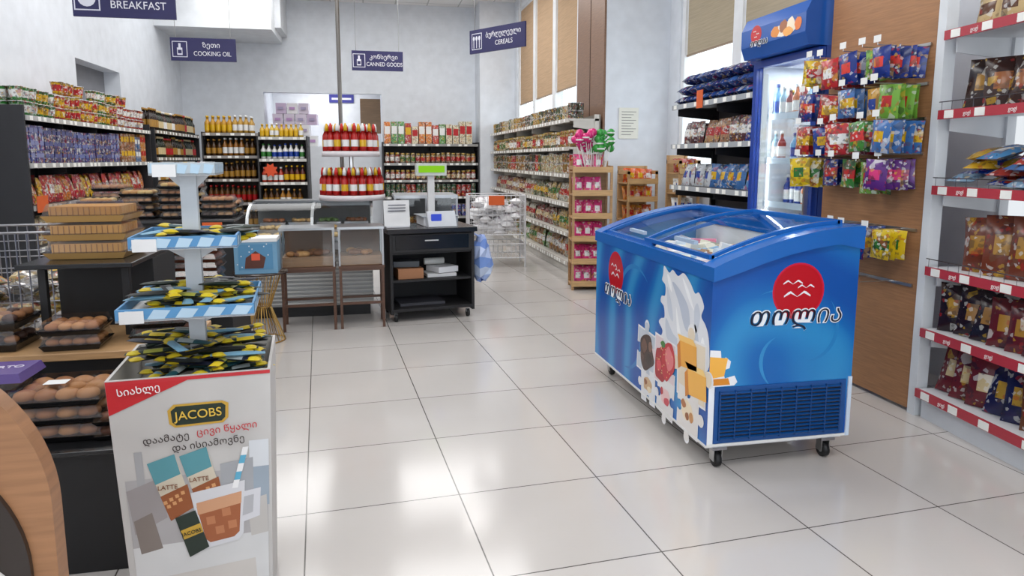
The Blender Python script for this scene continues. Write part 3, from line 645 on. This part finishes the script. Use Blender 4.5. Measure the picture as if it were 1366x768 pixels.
fill(b, 'foil', .03, L, 1.12, [((50,100,165),WHITE),((80,130,180),RED),((190,195,200),BLU),((60,110,170),YEL)], .22, .07, 3); fill(b, 'carton', .03, L, .7, [(WHITE,RED),(RED,WHITE),(CREAM,BLU)], .18, .06, 3)
fill(b, 'carton', .03, L, .3, [(WHITE,BLU),(RED,WHITE)], .18, .06, 3); b.build('wafer_packs', loc, rz)

# ------------------------------------------------------------------ small wooden racks
def wrack(name, loc, rz, w, d, h, levels, pal, pname, ph=.16):
    b = MB(); WC2 = (180,142,98)
    for x in (0, w-.025): b.box(x, 0, 0, x+.025, .025, h-.06, WC2, WOOD); b.box(x, d-.025, 0, x+.025, d, h, WC2, WOOD); b.box(x, .0, h-.09, x+.025, d, h-.05, WC2, WOOD)
    b.box(.001, d-.01, 0, w-.001, d-.001, h, (195,160,115), WOOD)
    for z in levels:
        b.box(.0, 0, z, w, d, z+.012, WC2, WOOD); b.box(0, -.008, z, w, .004, z+.06, (200,162,112), WOOD)
    b.build(name, loc, rz)
    b = MB()
    for z in levels: fill(b, 'foil', .02, w-.01, z+.012, pal, ph, .055, 2, gap=.9)
    b.build(pname, loc, rz)
wrack('wooden_snack_rack', (2.86, 7.45, 0), 0, .36, .35, 1.3, [.2,.45,.68,.9,1.1], [(ORG,YEL),((190,80,40),WHITE),(CREAM,GRN),((205,130,60),RED)], 'snack_packets')
wrack('wooden_snack_rack', (3.26, 6.98, 0), 0, .24, .35, 1.42, [.3,.55,.78,1.0,1.22], [((90,120,180),WHITE),((170,70,60),YEL),(WHITE,BLU),((60,140,160),RED)], 'snack_packets')
wrack('lollipop_stand', (2.08, 7.0, 0), math.radians(-10), .42, .35, 1.36, [.04,.28,.52,.76,1.0,1.24], [(PNK,WHITE),((215,75,140),WHITE),((205,60,120),WHITE)], 'pink_candy_packs', .18)
b = MB()
for i in range(40):
    x = R.uniform(.02,.41); y = R.uniform(.03,.2); z = R.uniform(1.46,1.66); c = (205,40,115) if x < .22 else (50,150,60)
    b.tube((x*.6+.1, y, 1.26), (x, y, z), .003, WHITE, PAINT, 4); b.sphere(x, y, z, .043, c, 10, GLOSS); b.lathe(x, y, z-.008, [(.0435,0),(.0435,.014)], R.choice([WHITE,c]), 10, GLOSS)
b.build('lollipops', (2.08, 7.0, 0), math.radians(-10))

# ------------------------------------------------------------------ wire dump bin
def wirebin(b, w, d, z0, z1, col=(170,170,175), step=.06, legs=True, r=.0035, mt=METAL):
    n = int(w/step); m = int(d/step)
    for i in range(n+1):
        x = w*i/n
        for y in (0, d): b.tube((x,y,z0),(x,y,z1), r, col, mt, 4)
        b.tube((x,0,z0),(x,d,z0), r, col, mt, 4)
    for i in range(m+1):
        y = d*i/m
        for x in (0, w): b.tube((x,y,z0),(x,y,z1), r, col, mt, 4)
    k = max(2, int((z1-z0)/.08))
    for j in range(k+1):
        z = z0+(z1-z0)*j/k; rr = r*2 if j in (0, k) else r
        for p, q in (((0,0),(w,0)),((w,0),(w,d)),((w,d),(0,d)),((0,d),(0,0))): b.tube((*p,z),(*q,z), rr, col, mt, 4)
    if legs:
        for x in (0, w):
            for y in (0, d): b.tube((x,y,0),(x,y,z1), .012, col, mt, 8)
b = MB(); wirebin(b, .72, .55, .42, .92, (200,200,203), mt=PAINT); b.box(.25, -.014, .8, .45, -.01, .92, ORG); wirebin(b, .72, .55, .12, .30, (200,200,203), legs=False, mt=PAINT)
b.build('wire_dump_bin', (1.24, 8.75, 0), math.radians(-5))
b = MB()
for i in range(90):
    T = Matrix.Translation((R.uniform(.1,.62), R.uniform(.02,.40), .43+i*.0046)) @ Matrix.Rotation(R.uniform(-.4,.4), 4, 'Z') @ Matrix.Rotation(-pi/2+R.uniform(-.3,.6), 4, 'X')
    b.pouch(T, .17, .14, .09, (228,228,230), (190,180,188), GLOSS)
b.build('sugar_bags', (1.24, 8.75, 0), math.radians(-5))

# ------------------------------------------------------------------ black cashier counter
b = MB(); K = (26,25,27); W, D, H = .74, .5, .8
b.box(0, 0, .07, .025, D, H-.04, K); b.box(W-.025, 0, .07, W, D, H-.04, K); b.box(.025, D-.02, .07, W-.025, D, H-.04, K)
b.box(-.02, -.03, H-.04, W+.02, D+.02, H, (34,33,35), GLOSS); b.box(.025, 0, .09, W-.025, D-.02, .115, K); b.box(.025, .02, .34, W-.025, D-.02, .36, K)
b.box(.025, 0, .6, W-.025, .02, H-.05, (32,31,33)); b.box(.05, -.004, .62, W-.05, 0, .74, (20,20,22), GLOSS); b.box(.3, -.008, .69, .42, -.004, .70, (200,200,200)); b.box(.025,.02,.58,W-.025,D-.02,.6,K)
for x in (.05, W-.05):
    for y in (.05, D-.06): b.boxr((x, y, .055), (.03,.03,.03), (150,150,150)); b.lathe(0,0,0,[(.0001,-.012),(.035,-.012),(.035,.012),(.0001,.012)],BLACK,14,0,Matrix.Translation((x,y,.035))@Matrix.Rotation(pi/2,4,'Y'))
b.box(.08, .06, .361, .3, .3, .45, (160,110,75)); b.box(.34,.08,.361,.6,.3,.39,(215,215,215)); b.boxr((.5,.2,.42),(.2,.22,.05),(225,225,228),0,.3); b.boxr((.18,.2,.48),(.22,.16,.05),(80,85,90),0,-.2)
b.lathe(0,0,0,[(.0001,0),(.03,0),(.03,.18),(.0001,.18)],(230,230,225),12,0,Matrix.Translation((.35,.25,.48))@Matrix.Rotation(pi/2,4,'Y'))
b.box(.1,.1,.116,.5,.4,.14,(60,60,66))
CL = (.16, 5.86, 0); CR = math.radians(9)
cc = b.build('cashier_counter', CL, CR, .003)
b = MB()
b.box(.33, .15, .802, .62, .43, .88, (200,200,203)); b.box(.31, .13, .88, .64, .46, .89, (180,185,190), METAL)
b.prism([(.05,.802),(.15,.802),(.15,.93),(.12,.93)], .35, .60, 'x', (190,193,198)); b.box(.38,.075,.85,.47,.09,.91,(60,80,190),EMIT)
b.box(.44, .42, .802, .50, .46, 1.25, (205,205,205)); b.box(.33, .40, 1.23, .61, .46, 1.34, (190,195,190)); b.box(.35, .394, 1.26, .59, .40, 1.32, (130,190,40), EMIT)
b.build('label_scale', CL, CR, .003)
b = MB(); b.box(0,0,0,.2,.1,.012,(200,200,205)); b.boxr((.1,.05,.12),(.22,.006,.22),(215,215,215),0,0,-.15)
for k in range(6): b.boxr((.1,.042+k*.004-.006,.19-k*.025),(.15,.002,.008),(80,80,90),0,0,-.15)
b.build('menu_card', (.14, 5.95, .802), math.radians(9))
b = MB()
b.lathe(0,0,0,[(.0001,0),(.05,.01),(.085,.06),(.095,.14),(.09,.22),(.075,.3),(.05,.36),(.03,.40),(.0001,.41)],[(110,140,205),(150,170,215),(185,198,222),(120,150,210),(170,185,220),(110,140,205),(150,170,220),(150,170,220)],11,GLOSS,None,False,.22)
b.tube((0,0,.38),(-.12,0,.46),.006,(150,170,220),GLOSS); b.tube((.02,0,.38),(-.12,.03,.46),.006,(150,170,220),GLOSS)
b.build('blue_plastic_bag', (.84, .12, .30), .3, parent=cc)

# ------------------------------------------------------------------ display cases in front of deli counter
def wstand(name, x, y, w, rz):
    b = MB(); C = (88,58,42); H = .83; D = .3
    for xx in (0, w-.022):
        for yy in (0, D-.022): b.box(xx, yy, 0, xx+.022, yy+.022, .5, C, WOOD)
    for z in (.2, .48):
        b.box(.022, 0, z, w-.022, .018, z+.02, C, WOOD); b.box(.022, D-.018, z, w-.022, D, z+.02, C, WOOD)
        for xx in (0, w-.022): b.box(xx, .022, z, xx+.02, D-.022, z+.02, C, WOOD)
    b.box(-.005, -.005, .5, w+.005, D, .52, C, WOOD)
    M = (150,150,152)
    for xx in (0, w-.014):
        for yy in (0, D-.014): b.box(xx, yy, .52, xx+.014, yy+.014, H, M, METAL)
    b.box(.014, .004, .53, w-.014, .008, H-.01, WHITE, GLASS)
    b.box(.014, .03, .521, w-.014, D-.02, .60, (150,112,80), WOOD); b.box(.02, D-.02, .521, w-.02, D-.014, H-.02, (112,84,66), PAINT)
    for _ in range(14): b.sphere(R.uniform(.07,w-.07), R.uniform(.06,D-.07), .62, R.uniform(.03,.045), R.choice([(170,115,65),(190,140,85),(130,80,45)]), 9, PAINT, .6)
    b.box(-.004, -.01, H-.012, w+.004, D, H+.008, (165,167,170), METAL)
    b.build(name, (x, y, 0), rz)
wstand('pastry_display_case', -.70, 5.72, .42, .04); wstand('pastry_display_case', -.25, 5.74, .36, .04)

# ------------------------------------------------------------------ deli display counter
b = MB(); W, D = 1.04, .8
b.box(0, .05, .1, W, D, .6, (190,190,190)); b.box(.03,.08,0,W-.03,D-.03,.1,(40,40,42))
for i in range(14): b.box(.0, .035, .12+i*.035, W, .05, .135+i*.035, (210,210,207))
b.box(-.02, 0, .6, W+.02, D+.02, .66, (175,175,178), METAL)
gp = [(.02,.66),(.03,.78),(.08,.88),(.18,.95),(.32,.985),(.5,.99)]
for i in range(len(gp)-1):
    (ya,za),(yb,zb) = gp[i], gp[i+1]; b.add([(0,ya,za),(W,ya,za),(W,yb,zb),(0,yb,zb)], [(0,1,2,3)], WHITE, GLASS, True)
for x in (-.015, W*.5, W-.01):
    b.prism([(.02,.66),(.03,.78),(.08,.88),(.18,.95),(.32,.985),(.5,.99),(.5,.965),(.32,.96),(.2,.925),(.105,.865),(.055,.775),(.045,.66)], x, x+.025, 'x', (165,168,170), METAL)
b.box(-.015,.5,.95,W+.015,D,1.0,(120,122,124),METAL); b.box(-.015,D-.03,.66,W+.015,D,.95,(110,112,112))
for i in range(4):
    for j in range(3):
        x = .04+i*.25; y = .1+j*.2; b.box(x,y,.665,x+.22,y+.18,.70+j*.05,(190,190,195),METAL)
        c = R.choice([(150,90,50),(190,150,90),(110,60,40),(90,120,60),(200,170,120),(180,60,40)])
        for _ in range(12): b.sphere(x+R.uniform(.03,.19), y+R.uniform(.03,.15), .715+j*.05, R.uniform(.018,.03), c, 7, 0, .7)
b.build('deli_display_counter', (-1.02, 6.2, 0))
SL = (-.15, 6.78, 1.02)
b = MB()
b.lathe(0,0,0,[(.0001,0),(.3,0),(.3,.02),(.0001,.02)],(205,200,200),24); b.lathe(0,0,.4,[(.0001,0),(.26,0),(.26,.02),(.0001,.02)],(205,200,200),24); b.tube((0,0,0),(0,0,.45),.02,(200,200,200))
b.lathe(0,0,.38,[(.26,0),(.265,0),(.265,.05),(.26,.05)],(215,208,210),24); b.lathe(0,0,-.02,[(.3,0),(.305,0),(.305,.05),(.3,.05)],(215,208,210),24)
b.build('round_display_stand', SL)
b = MB()
for zz, rr in ((.022, (.265,.19,.11)), (.422, (.225,.15,.07))):
    for r_ in rr:
        n = int(2*pi*r_/.078)
        for i in range(n):
            a = 2*pi*i/n; x, y = r_*math.cos(a), r_*math.sin(a); k = i % 3
            cp = (WHITE, YEL, (190,30,25))[k]
            b.lathe(x, y, zz, [(.0001,0),(.032,0),(.033,.05),(.032,.11),(.03,.15),(.013,.19),(.018,.19),(.016,.23),(.006,.26),(.0001,.26)], [(165,20,16),(170,22,18),WHITE if k else YEL,(170,22,18),(160,18,14),cp,cp,cp,cp], 9, GLOSS)
b.build('ketchup_bottles', SL)
b = MB(); b.tube((0,0,0),(0,0,4.3),.02,(130,125,120),METAL,12); b.lathe(0,0,0,[(.0001,0),(.06,0),(.06,.01),(.0001,.01)],(130,125,120),14,METAL); b.build('support_pole', (-.25, 7.25, 0))
b = MB(); b.box(0,.0,0,.62,.6,.72,(50,50,54)); b.box(.0,0,.72,.62,.006,1.0,WHITE,GLASS); b.box(0,0,1.0,.62,.6,1.03,(170,172,175),METAL); b.box(0,.58,.72,.62,.6,1.0,(90,92,95))
for x in (0,.3,.60): b.box(x,-.004,.72,x+.02,.01,1.0,(150,150,152),METAL)
for _ in range(26): b.boxr((R.uniform(.08,.54),R.uniform(.1,.5),R.uniform(.745,.8)),(.1,.08,.05),R.choice([(160,110,60),CREAM,(120,60,50),WHITE]),PRINT,R.uniform(0,3))
b.build('glass_food_case', (.24, 6.85, 0))

# ------------------------------------------------------------------ gold wire table with cake box
b = MB(); G = (205,165,95)
for i in range(28):
    a = 2*pi*i/28
    p0 = (.16*math.cos(a),.16*math.sin(a),.005); pm = (.065*math.cos(a+.1),.065*math.sin(a+.1),.27); p1 = (.15*math.cos(a+.2),.15*math.sin(a+.2),.52)
    b.tube(p0, pm, .003, G, METAL, 5); b.tube(pm, p1, .003, G, METAL, 5)
def ring(b, r, z, t, col, n=28):
    for i in range(n):
        a, c = 2*pi*i/n, 2*pi*(i+1)/n; b.tube((r*math.cos(a), r*math.sin(a), z), (r*math.cos(c), r*math.sin(c), z), t, col, METAL, 5)
ring(b,.16,.006,.005,G); ring(b,.066,.27,.005,G); ring(b,.15,.52,.005,G); b.lathe(0,0,.525,[(.0001,0),(.2,0),(.2,.012),(.0001,.012)],(60,50,45),28,GLOSS)
b.build('gold_wire_side_table', (-.82, 5.5, 0))
b = MB(); b.box(-.15,-.12,0,.15,.12,.26,(110,155,185),PAINT); b.box(-.152,-.122,.235,.152,.122,.262,(225,225,225)); b.poly([(-.12,-.1212,.03),(.12,-.1212,.03),(.12,-.1212,.22),(-.12,-.1212,.22)],(84,138,175))
b.poly([(-.08,-.1218,.04),(.05,-.1218,.04),(.07,-.1218,.12),(.0,-.1218,.17),(-.07,-.1218,.12)],(90,50,40)); b.poly([(-.03,-.1222,.1),(.03,-.1222,.1),(.03,-.1222,.15),(-.03,-.1222,.15)],(225,90,60))
for _ in range(14):
    x, z = R.uniform(-.14,.14), R.uniform(.03,.22); b.box(x-.004,-.1215,z-.004,x+.004,-.121,z+.004,WHITE)
b.build('cake_box', (-.83, 5.48, .54), .03)

# ------------------------------------------------------------------ bakery
def clam(b, x, y, z, w, d, h, kind='bun', rz=0, base=(25,25,27)):
    T = Matrix.Translation((x,y,z)) @ Matrix.Rotation(rz, 4, 'Z')
    b.frus(0,0,0,w*.88,d*.88,w,d,h*.35,base,GLOSS,T); b.box(-w/2,-d/2,h*.35,w/2,d/2,h*.38,(225,225,225),CLEAR,T)
    b.frus(0,0,h*.38,w*.97,d*.97,w*.86,d*.86,h*.6,WHITE,CLEAR,T)
    col = {'bun':[(185,130,78),(160,104,58)],'waffle':[(206,152,74),(190,134,60)],'meat':[(95,50,35),(120,70,45)],'donut':[(70,40,28),(185,140,90),(150,100,60)],'cake':[(210,176,110),(190,138,76)]}[kind]
    nx, ny = (4, 3)
    if kind == 'waffle':
        for i in range(7):
            v = T @ Vector((0, (i-3)*d*.12, h*.5)); b.boxr(v, (w*.84, d*.1, h*.66), R.choice(col), PAINT, rz)
        for i in range(13): v = T @ Vector(((i-6)*w*.065, -d*.43, h*.5)); b.boxr(v, (w*.008, .003, h*.6), (160,106,48), PAINT, rz)
        return
    for i in range(nx):
        for j in range(ny):
            cx, cy = (i+.5)/nx*w*.86-w*.43, (j+.5)/ny*d*.86-d*.43
            v = T @ Vector((cx, cy, h*.5))
            b.sphere(v.x, v.y, v.z, min(w/nx, d/ny)*.5, R.choice(col), 10, PAINT, .6)
K = (24,24,26)
b = MB()
b.box(-1.45,2.42,0,-.75,2.92,.42,K); b.box(-1.47,2.40,.42,-.73,2.94,.435,(34,34,36),GLOSS)
b.box(-1.6,2.97,0,-.8,3.4,.60,K); b.box(-1.62,2.93,.60,-.74,3.42,.63,(180,142,100),WOOD)
b.box(-1.38,3.44,0,-.98,3.8,.93,K); b.box(-1.42,3.15,.93,-.98,3.82,.95,(30,30,32),GLOSS)
for x in (-1.36,-1.04): b.box(x,3.2,.63,x+.03,3.23,.93,K)
b.build('bakery_display_stand', bevel=.003)
b = MB()
for s in range(3): clam(b, -1.05, 2.60, .437+s*.062, .30, .24, .06, 'bun', R.uniform(-.06,.06))
for s in range(2): clam(b, -1.34, 2.62, .437+s*.075, .26, .24, .072, 'meat', .1)
for s in range(2): clam(b, -.84, 2.58, .437+s*.05, .20, .2, .048, 'meat', .1)
for s in range(2): clam(b, -1.0, 2.83, .437+s*.05, .28, .14, .048, 'cake', 0)
b.box(-1.1,2.55,.6225,-1.03,2.60,.6235,WHITE)
b.build('pastry_containers')
b = MB()
b.frus(-1.28,2.65,.592,.19,.15,.22,.18,.04,(205,200,210),CLEAR); b.frus(-1.28,2.65,.632,.23,.19,.21,.17,.03,(92,72,135),GLOSS)
o = b.build('lidded_food_tub')
text(o, 'DESERTO', (-1.28,2.65,.6635), (0,0,.1), .04, (220,210,230))
b = MB()
for s in (0,1,2): clam(b, -1.2, 3.42, .952+s*.08, .33, .28, .079, 'waffle', R.uniform(-.03,.03), (190,150,92))
b.build('waffle_cake_boxes')
b = MB()
for s in range(2): clam(b, -1.47, 3.1, .632+s*.085, .22, .24, .083, 'donut')
for s in range(4): clam(b, -.88, 3.2, .632+s*.05, .22, .26, .05, 'meat', R.uniform(-.06,.06))
for s in range(2): clam(b, -1.17, 3.05, .632+s*.06, .22, .18, .06, 'bun', .05)
b.build('donut_boxes')
b = MB(); b.box(-1.55,4.25,0,-.8,4.85,.55,K); b.box(-1.57,4.23,.55,-.78,4.87,.57,(40,36,34)); b.build('pastry_table', bevel=.003)
b = MB()
for s in range(8): clam(b, -1.02, 4.5, .572+s*.05, .26, .26, .05, 'meat', R.uniform(-.05,.05), (90,50,35))
for s in range(6): clam(b, -1.32, 4.45, .572+s*.05, .26, .26, .05, 'bun', R.uniform(-.05,.05))
b.build('meat_pastry_trays')
b = MB(); b.box(-2.3,5.95,0,-1.08,6.7,.88,(36,36,38)); b.box(-2.32,5.9,.88,-1.06,6.72,.9,(60,60,62),GLOSS); b.box(-1.3,5.89,.8,-1.15,5.898,.88,ORG); b.build('prepared_food_table', bevel=.003)
b = MB()
for i in range(4):
    for s in range(R.randint(3,5)): clam(b, -2.12+i*.3, 6.15+.03*(i%2), .902+s*.06, .26, .24, .06, R.choice(['bun','meat','cake','donut']), R.uniform(-.08,.08))
    for s in range(R.randint(2,4)): clam(b, -2.12+i*.3, 6.48, .902+s*.07, .26, .24, .07, R.choice(['bun','meat','cake']), 0)
b.build('prepared_food_boxes')
b = MB(); wirebin(b, .75, .5, .45, 1.0, (160,160,165), .05); b.build('wire_basket_stand', (-2.2, 4.0, 0), .1)
b = MB()
for i in range(36):
    T = Matrix.Translation((R.uniform(.1,.62), R.uniform(.08,.4), .46+i*.008)) @ Matrix.Rotation(R.uniform(-.6,.6), 4, 'Z') @ Matrix.Rotation(-pi/2+R.uniform(-.3,.5), 4, 'X')
    b.pouch(T, .18, .14, .07, *R.choice([((150,125,70),CREAM),((170,150,90),BRN),((110,95,50),YEL),((60,50,40),CREAM)]), CLEAR if i % 3 == 0 else PRINT)
b.build('bread_packs', (-2.2, 4.0, 0), .1)

# ------------------------------------------------------------------ tiered coffee display
def coffee():
    b = MB(); wt, wb, H, D = .42, .365, .79, .40
    CB = (190,187,184)
    def q(xa, xb, y0, y1, z): return [(xa,y0,z),(xb,y0,z),(xb,y1,z),(xa,y1,z)]
    v = q(-wb/2, wb/2, .02, D-.02, 0)+q(-wt/2, wt/2, 0, D, H)+q(-wt/2+.008, wt/2-.008, .008, D-.008, H)+q(-wt/2+.01, wt/2-.01, .01, D-.01, H-.1)
    b.add(v, [(0,1,5,4),(1,2,6,5),(2,3,7,6),(3,0,4,7),(4,5,9,8),(5,6,10,9),(6,7,11,10),(7,4,8,11),(8,9,13,12),(9,10,14,13),(10,11,15,14),(11,8,12,15),(12,13,14,15),(0,3,2,1)], CB, PAINT)
    b.box(-.022, D/2-.018, H-.1, .022, D/2+.018, 1.335, (192,198,204))
    def tray(w, d, z, c=(120,175,215)):
        y0, y1 = D/2-d/2, D/2+d/2
        b.box(-w/2, y0, z, w/2, y1, z+.006, (200,200,200))
        for (a, e, f, g) in ((-w/2,y0,w/2,y0+.006),(-w/2,y1-.006,w/2,y1),(-w/2,y0+.006,-w/2+.006,y1-.006),(w/2-.006,y0+.006,w/2,y1)): b.box(a, e, z+.001, f, g, z+.035, c, PAINT)
        k = 5
        for i in range(k):
            xm = -w/2+w*(i+.5)/k; b.poly([(xm-w*.08, y0-.0008, z+.006),(xm+w*.04, y0-.0008, z+.004),(xm+w*.09, y0-.0008, z+.028),(xm-.01, y0-.0008, z+.032)], (170,196,214))
            ym = y0+d*(i+.5)/k; b.poly([(w/2+.0008, ym-d*.08, z+.006),(w/2+.0008, ym+d*.04, z+.004),(w/2+.0008, ym+d*.09, z+.028),(w/2+.0008, ym-.01, z+.032)], (170,196,214))
        for sx in (-1, 1): b.prism([(0, z-.06),(sx*w*.35, z),(0, z)], D/2-.004, D/2+.004, 'y', (200,203,207))
        b.box(-w/2+.01, y0-.003, z-.004, -w/2+.07, y0-.0015, z+.03, (215,215,215))
    tray(.35, .38, .945, (80,138,184)); tray(.275, .32, 1.135, (76,133,180)); tray(.17, .22, 1.335, (172,184,192))
    th = .02/H
    def A(x, z, o):
        w = wb/2+(wt-wb)/2*z/H
        return (x/(wt/2)*w, .02-th*z-.0006-.0006*o, z)
    def sh(pts, o, c, m=PAINT): b.poly([A(p[0], p[1], o) for p in pts], c, m)
    X = lambda px: (px-253)*.00205
    Z = lambda py: .79-(py-497)*.00202
    def S(pl, o, c, m=PAINT): sh([(X(p[0]), Z(p[1])) for p in pl], o, c, m)
    S([(160,640),(350,640),(350,760),(160,760)], 1, (168,165,166)); S([(160,740),(350,740),(350,870),(160,870)], 1.5, (204,204,204))
    S([(175,600),(185,600),(185,680),(175,680)], 1.2, (160,160,162)); S([(325,600),(352,600),(352,700),(325,700)], 1.2, (206,209,213)); S([(330,640),(352,640),(352,700),(330,700)], 1.6, (148,160,172))
    S([(160,655),(205,640),(210,700),(165,720)], 1.7, (150,144,144)); S([(285,630),(330,625),(330,680),(285,690)], 1.7, (158,160,164)); S([(165,700),(190,690),(200,745),(170,750)], 1.9, (126,116,110)); S([(320,690),(348,684),(350,742),(325,745)], 1.9, (186,182,178))
    S([(151,498),(262,498),(151,545)][::-1], 2, (188,32,40)); S([(151,498),(355,498),(355,503),(151,503)][::-1], 2.2, (188,40,48))
    S([(222,545),(230,537),(292,537),(300,541),(299,562),(292,569),(230,570),(223,564)][::-1], 2, (195,155,58)); S([(226,546),(233,540),(291,540),(296,544),(295,561),(290,566),(232,567),(227,562)][::-1], 2.6, (30,46,34))
    for (dx, dy, o) in ((0,0,2),(42,-6,3.2)):
        S([(190+dx,618+dy),(226+dx,608+dy),(246+dx,690+dy),(214+dx,706+dy)][::-1], o, (204,194,174)); S([(190+dx,618+dy),(226+dx,608+dy),(232+dx,638+dy),(198+dx,650+dy)][::-1], o+.4, (85,145,155)); S([(203+dx,668+dy),(240+dx,654+dy),(246+dx,690+dy),(214+dx,706+dy)][::-1], o+.4, (145,82,45))
        for i in range(7): S([(206+dx+i*4,676+dy-i*2+(i%2)*8),(211+dx+i*4,675+dy-i*2+(i%2)*8),(212+dx+i*4,680+dy-i*2+(i%2)*8),(207+dx+i*4,681+dy-i*2+(i%2)*8)][::-1], o+.8, (205,150,100))
    S([(243,668),(318,658),(314,738),(306,748),(262,754),(254,746)][::-1], 4.4, (206,206,210)); S([(250,690),(312,680),(308,735),(300,742),(266,746),(260,740)][::-1], 4.9, (156,90,55)); S([(250,684),(313,674),(312,692),(251,702)][::-1], 5.2, (200,150,115))
    S([(316,675),(340,672),(338,715),(312,722)][::-1], 3.6, (206,206,211)); S([(316,683),(330,681),(328,708),(313,712)][::-1], 4.8, (174,174,178))
    for k in range(5): S([(300+k*3.4,668-k*12),(308+k*3.4,668-k*12),(311+k*3.4,656-k*12),(303+k*3.4,656-k*12)][::-1], 5.6, (90,165,195) if k%2 else (230,230,230))
    for (x, y) in ((268,712),(290,702),(280,728),(298,722)): S([(x-6,y-5),(x+6,y-6),(x+7,y+6),(x-5,y+7)][::-1], 5.5, (182,118,80))
    S([(220,702),(248,694),(264,752),(236,764)][::-1], 6.4, (35,48,40)); S([(226,722),(254,714),(257,728),(230,736)][::-1], 6.8, (200,160,60))
    S([(180,790),(330,780),(335,860),(190,870)][::-1], 2.4, (196,191,186))
    o = b.build('coffee_sachet_display', (-.497, 2.0, 0), math.radians(5))
    def TX(s, px, py, size, col, align='CENTER', dz=0, rot=0):
        p = A(X(px), Z(py), 5); return text(o, s, (p[0], p[1]-.0025-dz, p[2]), (pi/2+.02, rot, 0), size, col, align=align)
    TX('JACOBS', 261, 553, .035, (222,185,75), rot=-.03)
    TX('სიახლე', 190, 512, .027, (235,235,235), rot=-.08)
    TX('დაამატე', 218, 584, .0265, (60,50,48), rot=-.05); TX('ცივი წყალი', 297, 578, .0265, (190,50,55), rot=-.05); TX('და ისიამოვნე', 272, 597, .0265, (60,50,48), rot=-.05)
    TX('LATTE', 214, 655, .018, (120,70,40)); TX('LATTE', 256, 648, .018, (120,70,40), dz=.001)
    TX('JACOBS', 241, 726, .015, (30,40,30), dz=.002, rot=-.2)
    b = MB()
    def pile(n, w, d, z, dz):
        for i in range(n):
            x = R.uniform(-w/2+.07, w/2-.07); y = D/2+R.uniform(-d/2+.07, d/2-.07)
            if abs(x) < .05 and abs(y-D/2) < .05: x += .09
            T = Matrix.Translation((x, y, z+dz*i/n)) @ Matrix.Rotation(R.uniform(-.5,.5)+R.choice((pi/2,pi/2,-pi/2,-pi/2,0)), 4, 'Z') @ Matrix.Rotation(-pi/2+R.uniform(-.1,.1), 4, 'X') @ Matrix.Translation((0,0,-.07))
            m = R.choice([(18,24,24),(18,24,24),(22,40,30),(16,22,44),(24,70,78),(110,155,180)])
            b.pouch(T, .03, .15, .014, m, R.choice([m,(196,172,30),(150,150,60),(150,160,160)]), PAINT)
            T2 = T @ Matrix.Translation((0,0,R.choice((.105,.11,.004)))); b.pouch(T2, .031, .04, .015, (206,180,24), (210,190,40), PAINT)
    pile(110, .40, .38, H-.08, .145); pile(56, .35, .37, .957, .055); pile(30, .275, .31, 1.147, .03)
    b.build('coffee_sachets', (-.497, 2.0, 0), math.radians(5))
    b = MB()
    for i in range(3): can(b, -.05+i*.05, D/2-.03*(i % 2), 1.342, .03, .024, (205,195,180), WHITE)
    b.build('sample_cups', (-.497, 2.0, 0), math.radians(5))
coffee()

# ------------------------------------------------------------------ curved wooden counter close to the camera
b = MB(); r = .28; cx, cz = -.785, .835
def outl(r_, x0=-1.25, dz=0): return [(x0,0),(cx+r_,0)]+[(cx+r_*math.cos(a), cz-dz+r_*math.sin(a)) for a in [pi/2*i/18 for i in range(19)]]+[(x0, cz-dz+r_)]
b.prism(outl(r), 1.165, 1.2, 'y', (150,106,72), WOOD)
b.prism(outl(r-.035, dz=.10), 1.155, 1.1645, 'y', (46,38,34), GLOSS)
b.prism([(-.565,.72),(-.60,.76),(-.66,.66),(-.62,.62)], 1.150, 1.154, 'y', (205,202,198))
b.prism([(-1.2,.30),(-.6,.30),(-.6,.33),(-1.2,.33)], 1.13, 1.154, 'y', (150,106,72), WOOD)
b.build('curved_wooden_counter', (0, 0, 0))

# ------------------------------------------------------------------ world, camera
w = bpy.data.worlds.new('World'); sc.world = w; w.use_nodes = True
bg = w.node_tree.nodes['Background']; bg.inputs[0].default_value = (.88, .94, 1, 1); bg.inputs[1].default_value = 2.9
cam = bpy.data.cameras.new('camera'); co = bpy.data.objects.new('camera', cam); sc.collection.objects.link(co)
co.location = (0, 0, 1.38); co.rotation_euler = (math.radians(90-7.96), 0, math.radians(-11.6))
cam.sensor_width = 36; cam.sensor_fit = 'HORIZONTAL'; cam.lens = 930/1366*36; cam.shift_y = -42/1366; cam.clip_start = .05
sc.camera = co
sc.view_settings.view_transform = 'Standard'; sc.view_settings.look = 'None'; sc.view_settings.exposure = .14
